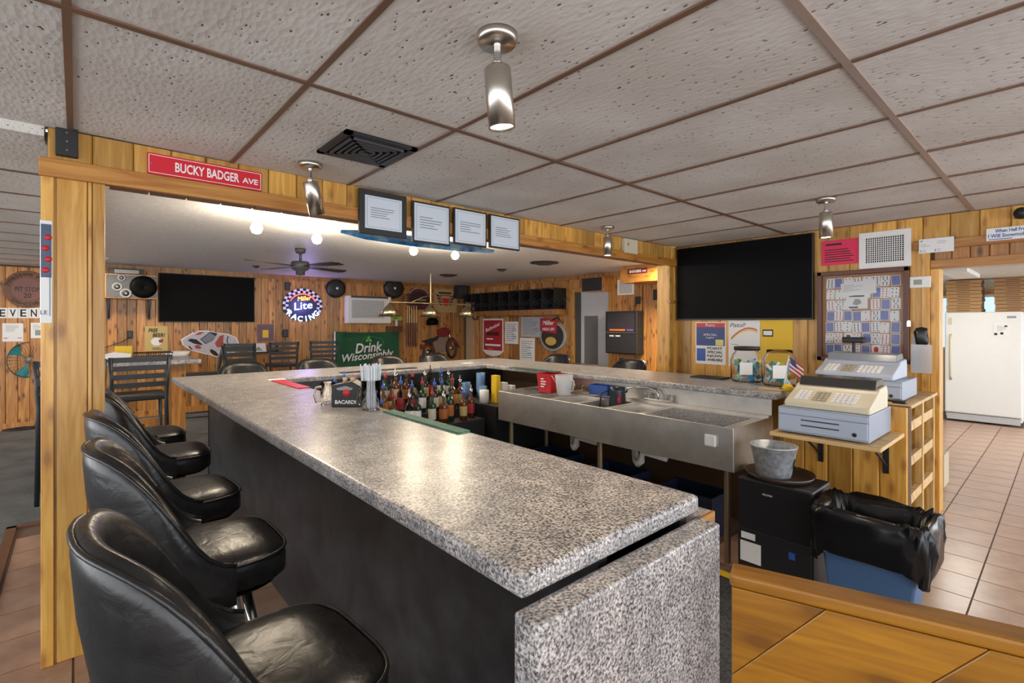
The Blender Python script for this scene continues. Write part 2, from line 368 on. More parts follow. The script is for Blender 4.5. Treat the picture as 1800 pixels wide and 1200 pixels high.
# right wall of the bar room (faces -x), with the kitchen doorway
wb = struct(bx('wall_right', GROOVE, None, XR, XR + .12, .68, YH + .13, 0, ZC)); bx('wall_over_door', GROOVE, wb, XR, XR + .12, -1.2, .68, 1.86, ZC)
pr = .158; y = YH
while y > -1.1:
    yc = y - pr/2
    if yc > .70: plank(wb, pr, ZC, (XR, yc, 0), -R(90), PINE)
    else: plank(wb, pr, ZC - 2.02, (XR, yc, 2.02), -R(90), PINE)
    y -= pr
y = .68
while y > -1.1: plank(wb, .1, .14, (XR, y - .05, 1.87), -R(90), KNOTTY); y -= .1
bx('trim_board', PINE_Y, wb, XR - .04, XR - .012, -1.2, .80, 1.975, 2.045, bevel=.004)
bx('door_casing', PINE_Y, wb, XR - .028, XR + .13, -1.2, .70, 1.83, 1.895, bevel=.004)
bx('door_casing', PINE, wb, XR - .024, XR + .12, .645, .70, 0, 1.829, bevel=.004); bx('door_casing', PINE, wb, XR - .035, XR, .701, .75, 0, 1.97, bevel=.004)
# pony wall under the register shelf
pwl = struct(bx('wall_pony', GROOVE, None, 3.6, 3.68, .62, 4.6, 0, .93))
y = .62
while y < 1.3: plank(pwl, .135, .93, (3.6, y + .0675, 0), -R(90), PINE); y += .135
# ---------------- kitchen ----------------
kw = struct(bx('wall_kitchen', plain((.62, .56, .42), .6), None, 10.5, 10.6, -1.5, 2.6, 0, 2.2)); kc = struct(bx('ceiling_kitchen', plain((.62, .60, .52), .7), None, XR + .12, 10.6, -1.5, 2.6, 2.06, 2.12))
struct(bx('wall_kitchen_side', plain((.6, .56, .48), .6), None, XR + .12, 10.5, 2.5, 2.6, 0, 2.1))
bx('window_rail', PINE_Y, kw, 10.44, 10.5, -.5, 2.2, 1.86, 1.93)
for k, yy in enumerate((1.42, .86, .30)):
    wi = MB(); a, b_ = yy - .17, yy + .17
    for q in ((a-.04, a, 1.0, 1.86), (b_, b_+.04, 1.0, 1.86), (a, b_, 1.82, 1.86), (a, b_, 1.0, 1.04)): wi.box(10.44, 10.5, q[0], q[1], q[2], q[3])
    wn = struct(wi.build('window_%d' % (k+1), WHITE)); bx('pane', emis(s2l(150, 170, 190), 1.4), wn, 10.47, 10.48, a, b_, 1.04, 1.82)
l = bpy.data.lights.new('kitchen_tube', 'AREA'); l.energy = 18; l.size = 1.2; l.shape = 'RECTANGLE'; l.size_y = .3; l.color = (1, .97, .88)
kl = thing('tube_light', 'fluorescent tube fitting under the kitchen ceiling', 'light', (8.2, .9, 2.06)); bx('housing', WHITE, kl, -.6, .6, -.12, .12, -.05, 0); lo = bpy.data.objects.new('tube', l); link(lo, kl); lo.location = (0, 0, -.06)
# ---------------- bar ----------------
ZB = .98; BT = .045
U = [(.58, .63), (1.20, .63), (1.20, 4.15), (3.30, 4.15), (3.30, 1.22), (4.0, 1.22), (4.0, 4.85), (.58, 4.85)]
tag(MB().prism(U, ZB - BT, ZB, plane='xy').build('granite_counter', GR, bevel=.012, seg=3), 'long grey speckled granite laminate bar top bent in a U', 'counter')
bb = thing('bar_cabinet', 'black panelled bar base under the granite bar top with speckled end panel', 'bar', (0, 0, 0))
bx('front_panel', BARBLK, bb, .80, .83, .64, 4.62, 0, ZB - BT); bx('far_panel', BARBLK, bb, .80, 3.6, 4.59, 4.62, 0, ZB - BT)
bx('inner_panel', BARBLK, bb, 1.12, 1.15, .64, 4.25, 0, ZB - BT); bx('inner_far_panel', BARBLK, bb, 1.15, 3.58, 4.23, 4.25, 0, ZB - BT)
bx('outer_panel', BARBLK, bb, 3.70, 3.73, 1.25, 4.6, 0, ZB - BT)
bx('end_panel', GR, bb, .555, 1.178, .565, .625, 0, .932, bevel=.006)
sh = bx('work_shelf', GR, bb, 1.15, 1.285, .64, 1.0, .885, .915); bx('wood_edge', PINE_X, sh, 1.15, 1.285, .632, .64, .872, .916)
# ---------------- bar stools ----------------
def make_stool():
    t = thing('bar_stool', '', 'stool')
    def se(a, rx, ry, p=.5):
        c, s_ = math.cos(a), math.sin(a)
        return rx * math.copysign(abs(c)**p, c), ry * math.copysign(abs(s_)**p, s_)
    n = 40; prof = [(.90, .635), (1.0, .655), (1.0, .70), (.97, .722), (.90, .735), (.6, .745), (.25, .749), (.0005, .75)]
    s = MB(); s.grid(lambda i, j: (lambda q: (q[0]+.022, q[1], prof[j][1]))(se(2*math.pi*i/n, .215*prof[j][0], .205*prof[j][0], .5)), n, len(prof), cu=True)
    s.add([(.022 + se(2*math.pi*i/n, .19, .182, .5)[0], se(2*math.pi*i/n, .207, .2, .62)[1], .635) for i in range(n)], [tuple(range(n))])
    st = s.build('seat', LEATHER, t)
    MB().tube([(lambda q: (q[0]+.022, q[1], .723))(se(2*math.pi*i/n, .213, .203, .5)) for i in range(n)], .005, 6, closed=True).build('piping', LEATHER, st)
    m = 33; A = R(100)
    def top(a): q = abs(a)/A; return .74 + .35*(.5 + .5*math.cos(math.pi*min(1, q)**1.9))
    def pt(i, j):
        a = -A + 2*A*i/(m-1); zt = top(a); zb = .63
        # cross-section loop: outer bottom -> outer top -> rim -> inner top -> inner bottom
        L = [(.0, 0), (.0, .35), (.005, .7), (.0, .9), (-.006, .97), (-.022, 1.0), (-.040, .97), (-.046, .9), (-.05, .5), (-.05, 0)]
        dr, k = L[j]; z = zb + (zt - zb)*k
        lean = .045*max(0, z - .7)/.35
        x, y = se(a, .226 + dr + lean, .236 + dr + lean*.6, .85)
        return (-x + .012, y, z)
    b = MB(); b.grid(pt, m, 10, cv=True)
    b.add([pt(0, j) for j in range(10)], [tuple(range(10))]); b.add([pt(m-1, j) for j in range(10)], [tuple(range(10))[::-1]])
    bk = b.build('backrest', LEATHER, t)
    MB().tube([Vector(pt(i, 4)) + Vector((0, 0, .002)) for i in range(m)], .0055, 6).build('piping', LEATHER, bk)
    MB().cyl((.02, 0, .56), (.02, 0, .637), .08, .11, 20).build('swivel', BLACK, t)
    for sx in (-1, 1):
        for sy in (-1, 1): MB().tube([(.02 + sx*.10, sy*.10, .60), (.02 + sx*.2, sy*.2, .004)], .014, 8).build('leg', CHROME if sx > 0 else BLACK, t)
    MB().tube([(.02 + .185*math.cos(a*math.pi/12), .185*math.sin(a*math.pi/12), .24) for a in range(24)], .011, 8, closed=True).build('foot_ring', CHROME, t)
    return t
stool = make_stool(); first = True
SP = [(.25, 1.06, 4, 'black vinyl barrel stool beside the speckled bar end panel'),
      (.27, 1.78, 1, 'black vinyl barrel stool second along from the speckled bar end panel'),
      (.28, 2.42, 5, 'black vinyl barrel stool third along from the speckled bar end panel'),
      (.32, 3.22, -1, 'black vinyl barrel stool fourth along from the speckled bar end panel'),
      (.29, 3.86, 3, 'black vinyl barrel stool farthest along from the speckled bar end panel')]
for X, Y, lab in ((1.23, 5.22, 'nearest the race car cutout'), (1.95, 5.22, 'below the neon sign'), (2.78, 5.22, 'in front of the green flag'), (3.42, 5.22, 'in front of the cue rack')):
    SP.append((X, Y, -90, 'black vinyl stool behind the far bar side, ' + lab))
for X, Y, lab in ((4.45, 4.35, 'in front of the red and white posters'), (4.42, 3.22, 'beside the right pine post')): SP.append((X, Y, 180, 'black vinyl stool outside the sink bar, ' + lab))
for X, Y, a, lab in SP:
    o = stool if first else copy_tree(stool); first = False
    o.location = (X, Y, 0.012 if Y > 4.87 else 0); o.rotation_euler = (0, 0, R(a)); o['label'] = lab; o['group'] = 'black barrel bar stools'
    if X > .5: o.scale = (1, 1, .94)
# ---------------- stainless sink ----------------
SX0, SX1, SY0, SY1, SZ = 2.85, 3.41, 1.29, 3.41, .80
sk = thing('bar_sink', 'long stainless steel four-basin bar sink with drainboards under the bar', 'sink', (0, 0, 0))
b = MB(); bas = [(1.98, 2.22), (2.27, 2.51), (2.56, 2.80), (2.85, 3.07)]; bx0, bx1 = SX0 + .05, SX1 - .13
ys = [SY0] + [q for p in bas for q in p] + [SY1]
b.box(SX0, bx0, SY0, SY1, SZ - .012, SZ); b.box(bx1, SX1, SY0, SY1, SZ - .012, SZ)
for i in range(0, len(ys), 2): b.box(bx0, bx1, ys[i], ys[i+1], SZ - .012, SZ)
b.build('deck', STEEL, sk)
for (a, c) in bas:
    q = MB(); d = SZ - .22
    q.add([(bx0,a,SZ-.006),(bx1,a,SZ-.006),(bx1,c,SZ-.006),(bx0,c,SZ-.006),(bx0+.02,a+.02,d),(bx1-.02,a+.02,d),(bx1-.02,c-.02,d),(bx0+.02,c-.02,d)],
          [(0,1,5,4),(1,2,6,5),(2,3,7,6),(3,0,4,7),(4,5,6,7)]); q.build('basin', STEEL, sk)
bx('apron', STEEL, sk, SX0 - .004, SX0 + .004, SY0, SY1, SZ - .245, SZ + .012, bevel=.003); bx('side', STEEL, sk, SX0, SX1, SY0 - .004, SY0, SZ - .245, SZ + .012); bx('side', STEEL, sk, SX0, SX1, SY1, SY1 + .004, SZ - .245, SZ + .012)
bx('backsplash', STEEL, sk, SX1 - .012, SX1, SY0, SY1, SZ, SZ + .125); bx('back_ledge', STEEL, sk, SX1-.06, SX1-.01, SY0, SY1, SZ, SZ + .02)
DR = speckle('drain_grid', [(.45, (.10, .10, .11)), (.55, (.4, .4, .42))], 90, rough=.4, metal=.6)
bx('drainboard', DR, sk, bx0, bx1, 1.38, 1.92, SZ, SZ + .004); bx('drainboard', DR, sk, bx0, bx1, 3.12, 3.38, SZ, SZ + .004)
MB().box(SX0 - .022, SX0 - .004, 1.39, 1.46, SZ - .115, SZ - .045).build('hook_pad', WHITE, sk, bevel=.008)
for X, Y in ((SX0 + .05, SY0 + .06), (SX0 + .05, 2.3), (SX0 + .05, SY1 - .12), (SX1 - .05, SY0 + .06), (SX1 - .05, SY1 - .1)): MB().cyl((X, Y, .0), (X, Y, SZ - .24), .019, n=12).build('leg', plain(s2l(150, 130, 105), .4, .6), sk)
PVC = plain((.62, .62, .6), .4)
for Y in (2.10, 2.70):
    MB().tube([(3.05, Y, .58), (3.05, Y, .47), (3.03, Y - .02, .43), (3.0, Y - .06, .42), (2.98, Y - .10, .45), (2.98, Y - .11, .52), (2.98, Y - .3, .51)], .024, 10).build('drain_pipe', PVC, sk)
MB().tube([(2.98, 1.6, .54), (2.98, 3.1, .56)], .014, 8).build('supply_pipe', plain(s2l(150, 100, 70), .4, .8), sk)
for Y, nm in ((2.10, 0), (2.95, 1)):
    fa = thing('faucet', ['chrome swivel faucet with two cross handles above the sink basins', 'brass gooseneck faucet beside the blue basket'][nm], 'faucet', (SX1 - .055, Y, SZ + .02))
    mt = [CHROME, BRASS][nm]
    MB().tube([(0, 0, 0), (0, 0, .05), (0, .02, .085), (-.03, .07, .10), (-.06, .16, .10), (-.08, .22, .085), (-.085, .235, .05)], .008, 8).build('spout', mt, fa)
    MB().box(-.02, .02, -.11, .11, 0, .016).build('base', mt, fa, bevel=.004)
    for s_ in (-1, 1): MB().cyl((0, s_*.09, .016), (0, s_*.09, .05), .014, .018, 10).cyl((-.025, s_*.09, .052), (.025, s_*.09, .052), .006, n=8).cyl((0, s_*.09-.025, .052), (0, s_*.09+.025, .052), .006, n=8).build('handle', mt, fa)
# ---------------- spot lights on the ceiling ----------------
def spot(X, Y, label, s=1.0, tilt=(0, 0), en=14):
    t = thing('ceiling_spotlight', label, 'light', (X, Y, ZC), 0, 'brushed nickel ceiling spotlights')
    MB().lathe([(.0, 0), (.058*s, 0), (.058*s, -.014*s), (.052*s, -.026*s), (.0, -.027*s)], 28).build('canopy', NICKEL, t)
    MB().cyl((0, 0, -.025*s), (0, 0, -.075*s), .011*s, n=12).lathe([(0, -.07*s), (.016*s, -.078*s), (.016*s, -.092*s), (0, -.10*s)], 12).build('stem', CHROME, t)
    h = MB(); h.lathe([(.0, 0), (.034*s, 0), (.038*s, -.005*s), (.038*s, -.165*s), (.034*s, -.165*s), (.034*s, -.15*s)], 28)
    ho = h.build('housing', NICKEL, t); ho.location = (0, 0, -.092*s); ho.rotation_euler = (R(tilt[0]), R(tilt[1]), 0)
    MB().lathe([(0, -.158*s), (.03*s, -.160*s), (.034*s, -.155*s)], 20).build('bulb', emis((1, .86, .66), 26), ho)
    l = bpy.data.lights.new('spot_beam', 'SPOT'); l.energy = en; l.spot_size = R(110); l.spot_blend = .8; l.color = (1, .84, .62); l.shadow_soft_size = .035
    lo = bpy.data.objects.new('beam', l); link(lo, ho); lo.location = (0, 0, -.17*s)
p = onZ(874, 62, ZC); spot(p.x, p.y, 'large brushed nickel ceiling spotlight hanging over the long bar top', 1.0, (0, -6), 18)
p = onZ(545, 287, ZC); spot(p.x, p.y, 'brushed nickel ceiling spotlight beside the red street sign, tilted', 1.0, (14, -18))
p = onZ(1068, 398, ZC); spot(p.x, p.y, 'brushed nickel ceiling spotlight in front of the header near the beige box', .95)
p = onZ(1452, 348, ZC); spot(p.x, p.y, 'brushed nickel ceiling spotlight beside the bar room television', 1.0)
# ceiling vent over the header
p = onZ(645, 262, ZC); v = thing('ceiling_vent', 'black square louvred air vent in the bar room ceiling', 'vent', (p.x, p.y, ZC))
q = MB(); S = .17
for a in (S, ): q.box(-S, S, -S, -S+.03, -.012, 0).box(-S, S, S-.03, S, -.012, 0).box(-S, -S+.03, -S, S, -.012, 0).box(S-.03, S, -S, S, -.012, 0)
q.build('frame', BLACK, v); bx('backing', plain((.004, .004, .004), .9), v, -S, S, -S, S, -.002, 0)
for k in range(5):
    a = .13 - k*.024; q = MB(); q.box(-a, a, -a, -a+.009, -.02, -.004).box(-a, a, a-.009, a, -.02, -.004).box(-a, -a+.009, -a, a, -.02, -.004).box(a-.009, a, -a, a, -.02, -.004); q.build('louvre', DKGREY, v)
# ---------------- gate ----------------
gA = Vector((1.005, .46)); gB = Vector((1.22, -.18)); d = (gB - gA); ga = math.atan2(d.y, d.x); GL = d.length
g = thing('half_door', 'worn amber wooden half door of diagonal boards with a capped top beside the bar end', 'door', (gA.x, gA.y, 0), ga)
bx('top_rail', GATEW, g, 0, GL, -.03, .03, .895, .92, bevel=.006); bx('core', GROOVE, g, .01, GL-.01, -.012, .02, .1, .9)
slope = 1.0; nb = 0; W = .16; x = -1.0
def clip(poly, ax, lim, sgn):
    out = []
    for i in range(len(poly)):
        a, b_ = poly[i], poly[(i+1) % len(poly)]; fa = sgn*(a[ax]-lim); fb = sgn*(b_[ax]-lim)
        if fa <= 0: out.append(a)
        if fa*fb < 0: t_ = fa/(fa-fb); out.append((a[0]+(b_[0]-a[0])*t_, a[1]+(b_[1]-a[1])*t_))
    return out
while x < GL + .2:
    pl = [(x, .1), (x + .223, .1), (x + .223 + .795*.9, .895), (x + .795*.9, .895)]
    pl = [(a + .0006*(1 if i in (0, 3) else -1), c) for i, (a, c) in enumerate(pl)]
    pl = clip(clip(pl, 0, .004, -1), 0, GL - .004, 1)
    if len(pl) > 2: MB().prism(pl, -.03, -.012).build('diagonal_board', GATEW, g, bevel=.002)
    x += .223
# ---------------- register shelf, drawer, registers ----------------
rs = thing('wall_shelf', 'raw pine shelf on black brackets holding the cash drawer', 'shelf', (0, 0, 0))
RZ = .785
bx('board', RAWPINE, rs, 3.05, 3.585, .635, 1.17, RZ - .022, RZ, bevel=.003)
for Y in (.72, 1.06): MB().box(3.572, 3.585, Y - .014, Y + .014, RZ - .25, RZ - .022).box(3.2, 3.585, Y - .012, Y + .012, RZ - .028, RZ - .022).tube([(3.25, Y, RZ-.03), (3.57, Y, RZ-.2)], .008, 6).build('bracket', BLACK, rs)
DG = plain(s2l(150, 160, 178), .4, var=.04); DG2 = plain(s2l(176, 186, 204), .4, var=.03)
def drawer(loc, w, dp, h, label):
    t = thing('cash_till', label, 'cash till', loc, -R(90))   # local x -> -Y, local y -> +X, front at -y
    bx('body', DG, t, -w/2, w/2, 0, dp, .008, h, bevel=.004); bx('front', DG2, t, -w/2+.006, w/2-.006, -.008, .002, .02, h*.72, bevel=.002); bx('upper_front', DG2, t, -w/2+.006, w/2-.006, -.006, .002, h*.75, h-.008, bevel=.002)
    for zz in (.36, .56): bx('slot', DKGREY, t, -w*.22, w*.2, -.010, -.004, h*zz, h*zz+.007)
    MB().cyl((w*.36, -.014, h*.3), (w*.36, 0, h*.3), .011, n=14).build('lock', CHROME, t)
    return t
drawer((3.09, .915, RZ), .445, .47, .15, 'grey steel cash drawer with keyed lock on the raw pine shelf')
BEI = plain(s2l(214, 204, 178), .45, var=.03)
def register(loc, label, mat, w, dp, cover):
    t = thing('cash_register', label, 'cash register', loc, -R(90))
    pr = [(0, 0), (0, .035), (dp*.45, .095), (dp*.55, .12), (dp*.95, .13), (dp, .10), (dp, 0)]
    q = MB(); q.prism([(y, z) for y, z in pr], -w/2, w/2, plane='yz'); q.build('body', mat, t, bevel=.008)
    q = MB(); q.prism([(dp*.5, .112), (dp*.56, .165), (dp*.9, .17), (dp*.97, .12)], -w*.46, w*.46, plane='yz'); q.build('printer_cover', cover, t, bevel=.006)
    sl = (.095 - .035)/(dp*.45)
    for gx0, cols, mt in ((-.40, 3, PAPER), (-.18, 3, plain(s2l(170, 160, 140), .5)), (.04, 5, PAPER)):
        for c in range(cols):
            for r_ in range(4):
                x = w*gx0 + c*w*.058; y = dp*(.10 + r_*.075); z = .035 + y*sl
                MB().box(-.0105, .0105, -.011, .011, 0, .007).build('key', mt, t, loc=(x + .012, y, z)).rotation_euler = (math.atan(sl), 0, 0)
    return t
register((3.12, .905, RZ + .15), 'beige cash register with key rows standing on the grey cash drawer', BEI, .42, .38, plain((.05, .045, .04), .15))
# stand with the second register
sd = thing('wooden_stand', 'raw pine frame stand between the half wall and the doorway', 'stand', (0, 0, 0))
bx('top', RAWPINE, sd, 3.86, 4.80, .655, 1.22, .885, .907, bevel=.003)
for X, Y in ((3.9, .68), (4.3, .68), (4.7, .68), (3.9, 1.15), (4.7, 1.15)): bx('leg', RAWPINE_Z, sd, X - .022, X + .022, Y - .02, Y + .02, 0, .885)
for zz in (.28, .52, .74): bx('rung', RAWPINE, sd, 3.9, 4.7, .665, .695, zz, zz + .06)
bx('lower_shelf', RAWPINE, sd, 3.88, 4.72, .69, 1.16, .5, .52)
drawer((4.0, .92, .907), .40, .46, .13, 'grey cash drawer on the raw pine stand with black slots'); register((4.02, 1.0, 1.037), 'grey cash register with raised customer display on the stand', DG2, .46, .42, plain((.2, .22, .26), .2))
dp_ = thing('display_pole', 'small black customer display standing behind the grey register', 'display', (4.55, 1.12, .907)); MB().cyl((0, 0, 0), (0, 0, .36), .012, n=10).build('pole', BLACK, dp_); MB().box(-.03, .03, -.075, .075, .36, .405).build('head', BLACK, dp_, bevel=.01)
tag(bx('card_reader', BLACK, None, 3.93, 3.99, .69, .76, .907, .925, bevel=.004), 'small black card reader on the corner of the pine stand', 'card reader')
# dehumidifier, tray, bucket, bin
dh = thing('dehumidifier', 'black boxy dehumidifier with white labels standing beside the blue bin', 'dehumidifier', (2.82, 1.055, 0), -R(90))
MB().box(-.19, .19, -.02, .26, .012, .56).build('body', BLACK, dh, bevel=.012); bx('tank_door', plain((.02, .02, .022), .3), dh, -.185, .185, -.028, -.018, .03, .28, bevel=.004)
bx('label_sheet', PAPER, dh, -.17, -.06, -.031, -.028, .10, .21); bx('label_sheet', PAPER, dh, -.165, -.09, -.031, -.028, .225, .26); bx('rating_sticker', BLUE, dh, .08, .11, -.031, -.028, .19, .225)
joinm('lettering', dh, [(textmesh('PELONIS', PAPER, w=.05), (-.03, -.021, .49))])
for sy in (-.15, .15): bx('foot', DKGREY, dh, sy - .02, sy + .02, .02, .22, 0, .012)
ty = tag(MB().lathe([(0, 0), (.155, 0), (.178, .03), (.172, .03), (.15, .008), (0, .008)], 36).build('serving_tray', plain(s2l(60, 42, 34), .35), loc=(2.95, 1.08, .56)), 'round dark brown serving tray on top of the dehumidifier', 'tray')
bk = thing('ice_bucket', 'galvanised metal bucket with round black emblem on the serving tray', 'bucket', (2.925, 1.10, .57))
MB().lathe([(0, 0), (.085, 0), (.088, .01), (.117, .165), (.122, .168), (.122, .172), (.113, .172), (.084, .012), (0, .012)], 36).build('pail', GALV, bk)
MB().tube([(.118*math.cos(a), .118*math.sin(a)*.35 - .07, .16 - .03*math.sin(a)) for a in [math.pi*k/10 for k in range(11)]], .0025, 6).build('handle', CHROME, bk)
em = MB().lathe([(0, .002), (.03, .002), (.033, 0)], 20, axis='-y').build('emblem', BLACK, bk); em.location = (.02, -.107, .08); em.rotation_euler = (R(-10), 0, R(20))
bn = thing('waste_bin', 'blue plastic waste bin lined with a black bag', 'bin', (2.85, .62, 0), -R(90))
q = MB(); q.add([(-.15,-.10,0),(.15,-.10,0),(.15,.10,0),(-.15,.10,0),(-.2,-.14,.5),(.2,-.14,.5),(.2,.14,.5),(-.2,.14,.5)], [(0,3,2,1),(0,1,5,4),(1,2,6,5),(2,3,7,6),(3,0,4,7)]); q.build('bin_body', plain(s2l(74, 104, 142), .4), bn, bevel=.012)
rnd = random.Random(3); nn = 72
def bag(i, j):
    a = 2*math.pi*i/nn; c, s_ = math.cos(a), math.sin(a)
    ex, ey = .212*math.copysign(abs(c)**.28, c), .152*math.copysign(abs(s_)**.28, s_)
    prof = [(1.06, .30), (1.11, .34), (1.13, .42), (1.12, .49), (1.08, .53), (1.0, .545), (.88, .51), (.78, .40), (.60, .12)]
    k, z = prof[j]; wv = (math.sin(a*9 + j*1.3)*.35 + math.sin(a*17 + j*2.1 + 1)*.4 + rnd.uniform(-.5, .5))*.014
    if j == 0: z += .03*math.sin(a*3)
    return (ex*k + wv*c, ey*k + wv*s_, z + wv*.8)
MB().grid(bag, nn, 9, cu=True).build('bin_bag', plain((.008, .008, .009), .22), bn)
# ---------------- things mounted on walls ----------------
def wall_at(wall, u0, v0, u1, v1):
    """centre, width and height of a wall-mounted thing from its box in the photo"""
    uc = (u0 + u1)/2
    if wall == 'far': f = lambda u, v: onY(u, v, YF - .016); rz = 0
    elif wall == 'right': f = lambda u, v: onX(u, v, XR - .016); rz = -R(90)
    elif wall == 'farright': f = lambda u, v: onX(u, v, XF - .016); rz = -R(90)
    else: f = lambda u, v: onY(u, v, YH - .001); rz = 0
    a, b_ = f(u0, (v0+v1)/2), f(u1, (v0+v1)/2); t_, m_ = f(uc, v0), f(uc, v1)
    c = f(uc, (v0+v1)/2); wd = (a - b_).length
    return Vector((((a+b_)/2).x, ((a+b_)/2).y, (t_.z + m_.z)/2)), wd, t_.z - m_.z, rz
def mount(wall, box, name, label, cat, group=None, off=0):
    c, wd, h, rz = wall_at(wall, *box); t = thing(name, label, cat, c, rz, group)
    return t, wd, h
def panel(t, name, mat, w, h, y0=-.006, y1=0, x=0, z=0, bevel=0): return bx(name, mat, t, x - w/2, x + w/2, y0, y1, z - h/2, z + h/2, bevel=bevel)
def lines(t, w, h, n, y, mat=INK, x=0, z=0, seed=1, name='printed_lines', th=.28):
    r = random.Random(seed); q = MB()
    for i in range(n):
        zz = z + h/2 - h*(i + .5)/n; ww = w*r.uniform(.45, 1); q.box(x - w/2, x - w/2 + ww, y - .0006, y, zz - h/n*th/2, zz + h/n*th/2)
    return q.build(name, mat, t)
def lettering(t, rows, y, name='lettering'):
    for s, m, x, z, w_, h_, bo, sh_, ry in [tuple(r) + (0,)*(9 - len(r)) for r in rows]: o = joinm(name, t, [(textmesh(s, m, w=w_, h=h_, bold=bo, depth=.0006, shear=sh_), (x, y, z), ry)])
    return o
def ellipse(a, b_, n=40, x=0, z=0): return [(x + a*math.cos(2*math.pi*i/n), z + b_*math.sin(2*math.pi*i/n)) for i in range(n)]
def tv(wall, box, label):
    t, w_, h = mount(wall, box, 'television', label, 'television')
    panel(t, 'casing', BLACK, w_, h, -.05, 0, bevel=.004); panel(t, 'screen', BLACKG, w_ - .016, h - .022, -.0515, -.049, z=.003); return t
tv('right', (1194, 424, 1432, 562), 'large black flat television on the bar room wall above the beer posters')
tv('far', (278, 484, 446, 566), 'black flat television on the knotty pine wall beside the wooden speaker')
# header: sign, frames, boxes
t, w_, h = mount('header', (261, 287, 458, 320), 'street_sign', 'red metal street sign reading BUCKY BADGER AVE on the header', 'sign'); 
c1 = onY(261, 288, YH); c2 = onY(458, 320, YH); h = .098
t.location.z = (onY(261, 288, YH).z + onY(458, 319, YH).z)/2
panel(t, 'plate', plain((.62, .015, .03), .3), w_, h, bevel=.004)
q = MB()
for a, b_, c, d in ((-.485, .485, .40, .425), (-.485, .485, -.425, -.40), (-.49, -.485, -.425, .425), (.485, .49, -.425, .425)): q.box(a*w_, b_*w_, -.0068, -.006, c*h, d*h)
q.build('border', PAPER, t); lettering(t, [('BUCKY BADGER', PAPER, .0*w_, 0, w_*.56, h*.46, .02), ('AVE', PAPER, .385*w_, -.06*h, w_*.15, h*.28, .02)], -.0066)
for xx in (-.47, .47): MB().cyl((xx*w_, -.009, 0), (xx*w_, -.006, 0), .004, n=8).build('screw', CHROME, t)
for k, (u0, v0, u1, v1, fr) in enumerate(((626, 340, 708, 416, .035), (719, 360, 784, 430, .012), (791, 371, 848, 433, .012), (854, 382, 906, 439, .012))):
    t, w_, h = mount('header', (u0, v0, u1, v1), 'certificate_frame', 'black framed certificate on the header, ' + ['with the widest black frame', 'second from the red street sign side', 'third from the red street sign side', 'smallest, farthest from the red street sign'][k], 'picture frame', 'framed certificates')
    t.location.y -= .03; panel(t, 'frame', BLACK, w_, h, -.018, 0, bevel=.003); panel(t, 'certificate', plain((.60, .65, .72), .35, var=.02), w_ - 2*fr, h - 2*fr, -.019, -.012)
    lines(t, (w_-2*fr)*.7, (h-2*fr)*.35, 5, -.0192, plain((.15, .17, .2), .6), seed=k); q = MB(); a = (w_-2*fr)*.45; c = (h-2*fr)*.45
    q.box(-a, a, -.0195, -.019, c-.002, c).box(-a, a, -.0195, -.019, -c, -c+.002).box(-a, -a+.002, -.0195, -.019, -c, c).box(a-.002, a, -.0195, -.019, -c, c); q.build('border', plain((.2, .25, .3), .6), t)
t, w_, h = mount('header', (98, 227, 137, 277), 'junction_box', 'small black metal box at the top of the pine post', 'box'); panel(t, 'cover', BLACK, w_, h, -.03, 0, bevel=.004)
for zz in (-.3, 0, .3): MB().cyl((0, -.033, zz*h), (0, -.03, zz*h), .0035, n=8).build('screw', CHROME, t)
t, w_, h = mount('header', (1092, 421, 1115, 446), 'doorbell_box', 'beige plastic box on the header near its right post', 'box'); panel(t, 'cover', CREAM, w_, h, -.04, 0, bevel=.004); panel(t, 'button', BLACK, .01, .03, -.042, -.04, x=-w_*.25, z=h*.1)
tg = tag(bx('enamel_sign', WHITE, None, -.112, -.074, YH - .012, YH - .005, onY(87, 568, YH).z, onY(87, 388, YH).z, bevel=.003), 'narrow white enamel sign with floral picture on the post edge', 'sign')
bx('blue_border', NAVY, tg, -.083, -.081, YH - .0136, YH - .012, onY(87, 555, YH).z, onY(87, 400, YH).z); o = joinm('lettering', tg, [(textmesh('LE', NAVY, h=.016), (-.1, YH - .0135, onY(87, 549, YH).z))])
zs0, zs1 = onY(87, 560, YH).z, onY(87, 395, YH).z
bx('picture', plain(s2l(70, 84, 110), .4, var=.5, scale=60), tg, -.109, -.077, YH - .0135, YH - .012, zs0 + .17, zs1)
for k in range(4): MB().lathe([(0, .002), (.012, .002), (.012, 0)], 12, axis='-y').build('flower', RED, tg).location = (-.095 + .008*(k % 2), YH - .0135, zs0 + .2 + k*.045)
# ---- right wall ----
def poster(wall, box, name, label, mat, group=None):
    t, w_, h = mount(wall, box, name, label, 'poster' if 'poster' in name else 'sign', group); panel(t, 'sheet', mat, w_, h, -.003, 0); return t, w_, h
t, w_, h = poster('right', (1223, 566, 1276, 640), 'beer_poster', 'blue and white beer poster reading POINT SPECIAL NOW AVAILABLE', PAPER)
panel(t, 'blue_field', plain((.02, .05, .2), .4), w_*.94, h*.48, -.004, -.003, z=h*.18); panel(t, 'red_band', RED, w_*.94, h*.1, -.0045, -.003, z=h*.43); panel(t, 'can_picture', BLUE, w_*.3, h*.3, -.004, -.003, x=-w_*.31, z=-h*.28, bevel=.003)
lettering(t, [('Point', PAPER, 0, h*.43, w_*.3, h*.06), ('SPECIAL', PAPER, 0, h*.2, w_*.45, h*.05), ('Lager', PAPER, 0, h*.13, w_*.3, h*.05, 0, .3)] + [(s, INK, w_*.15, -h*(.12 + .09*i), w_*.5, h*.06, .02) for i, s in enumerate(('POINT', 'SPECIAL', 'NOW', 'AVAILABLE'))], -.0048)
panel(t, 'yellow_note', plain((.7, .62, .2), .6), w_*.25, h*.14, -.0055, -.004, x=w_*.3, z=h*.02)
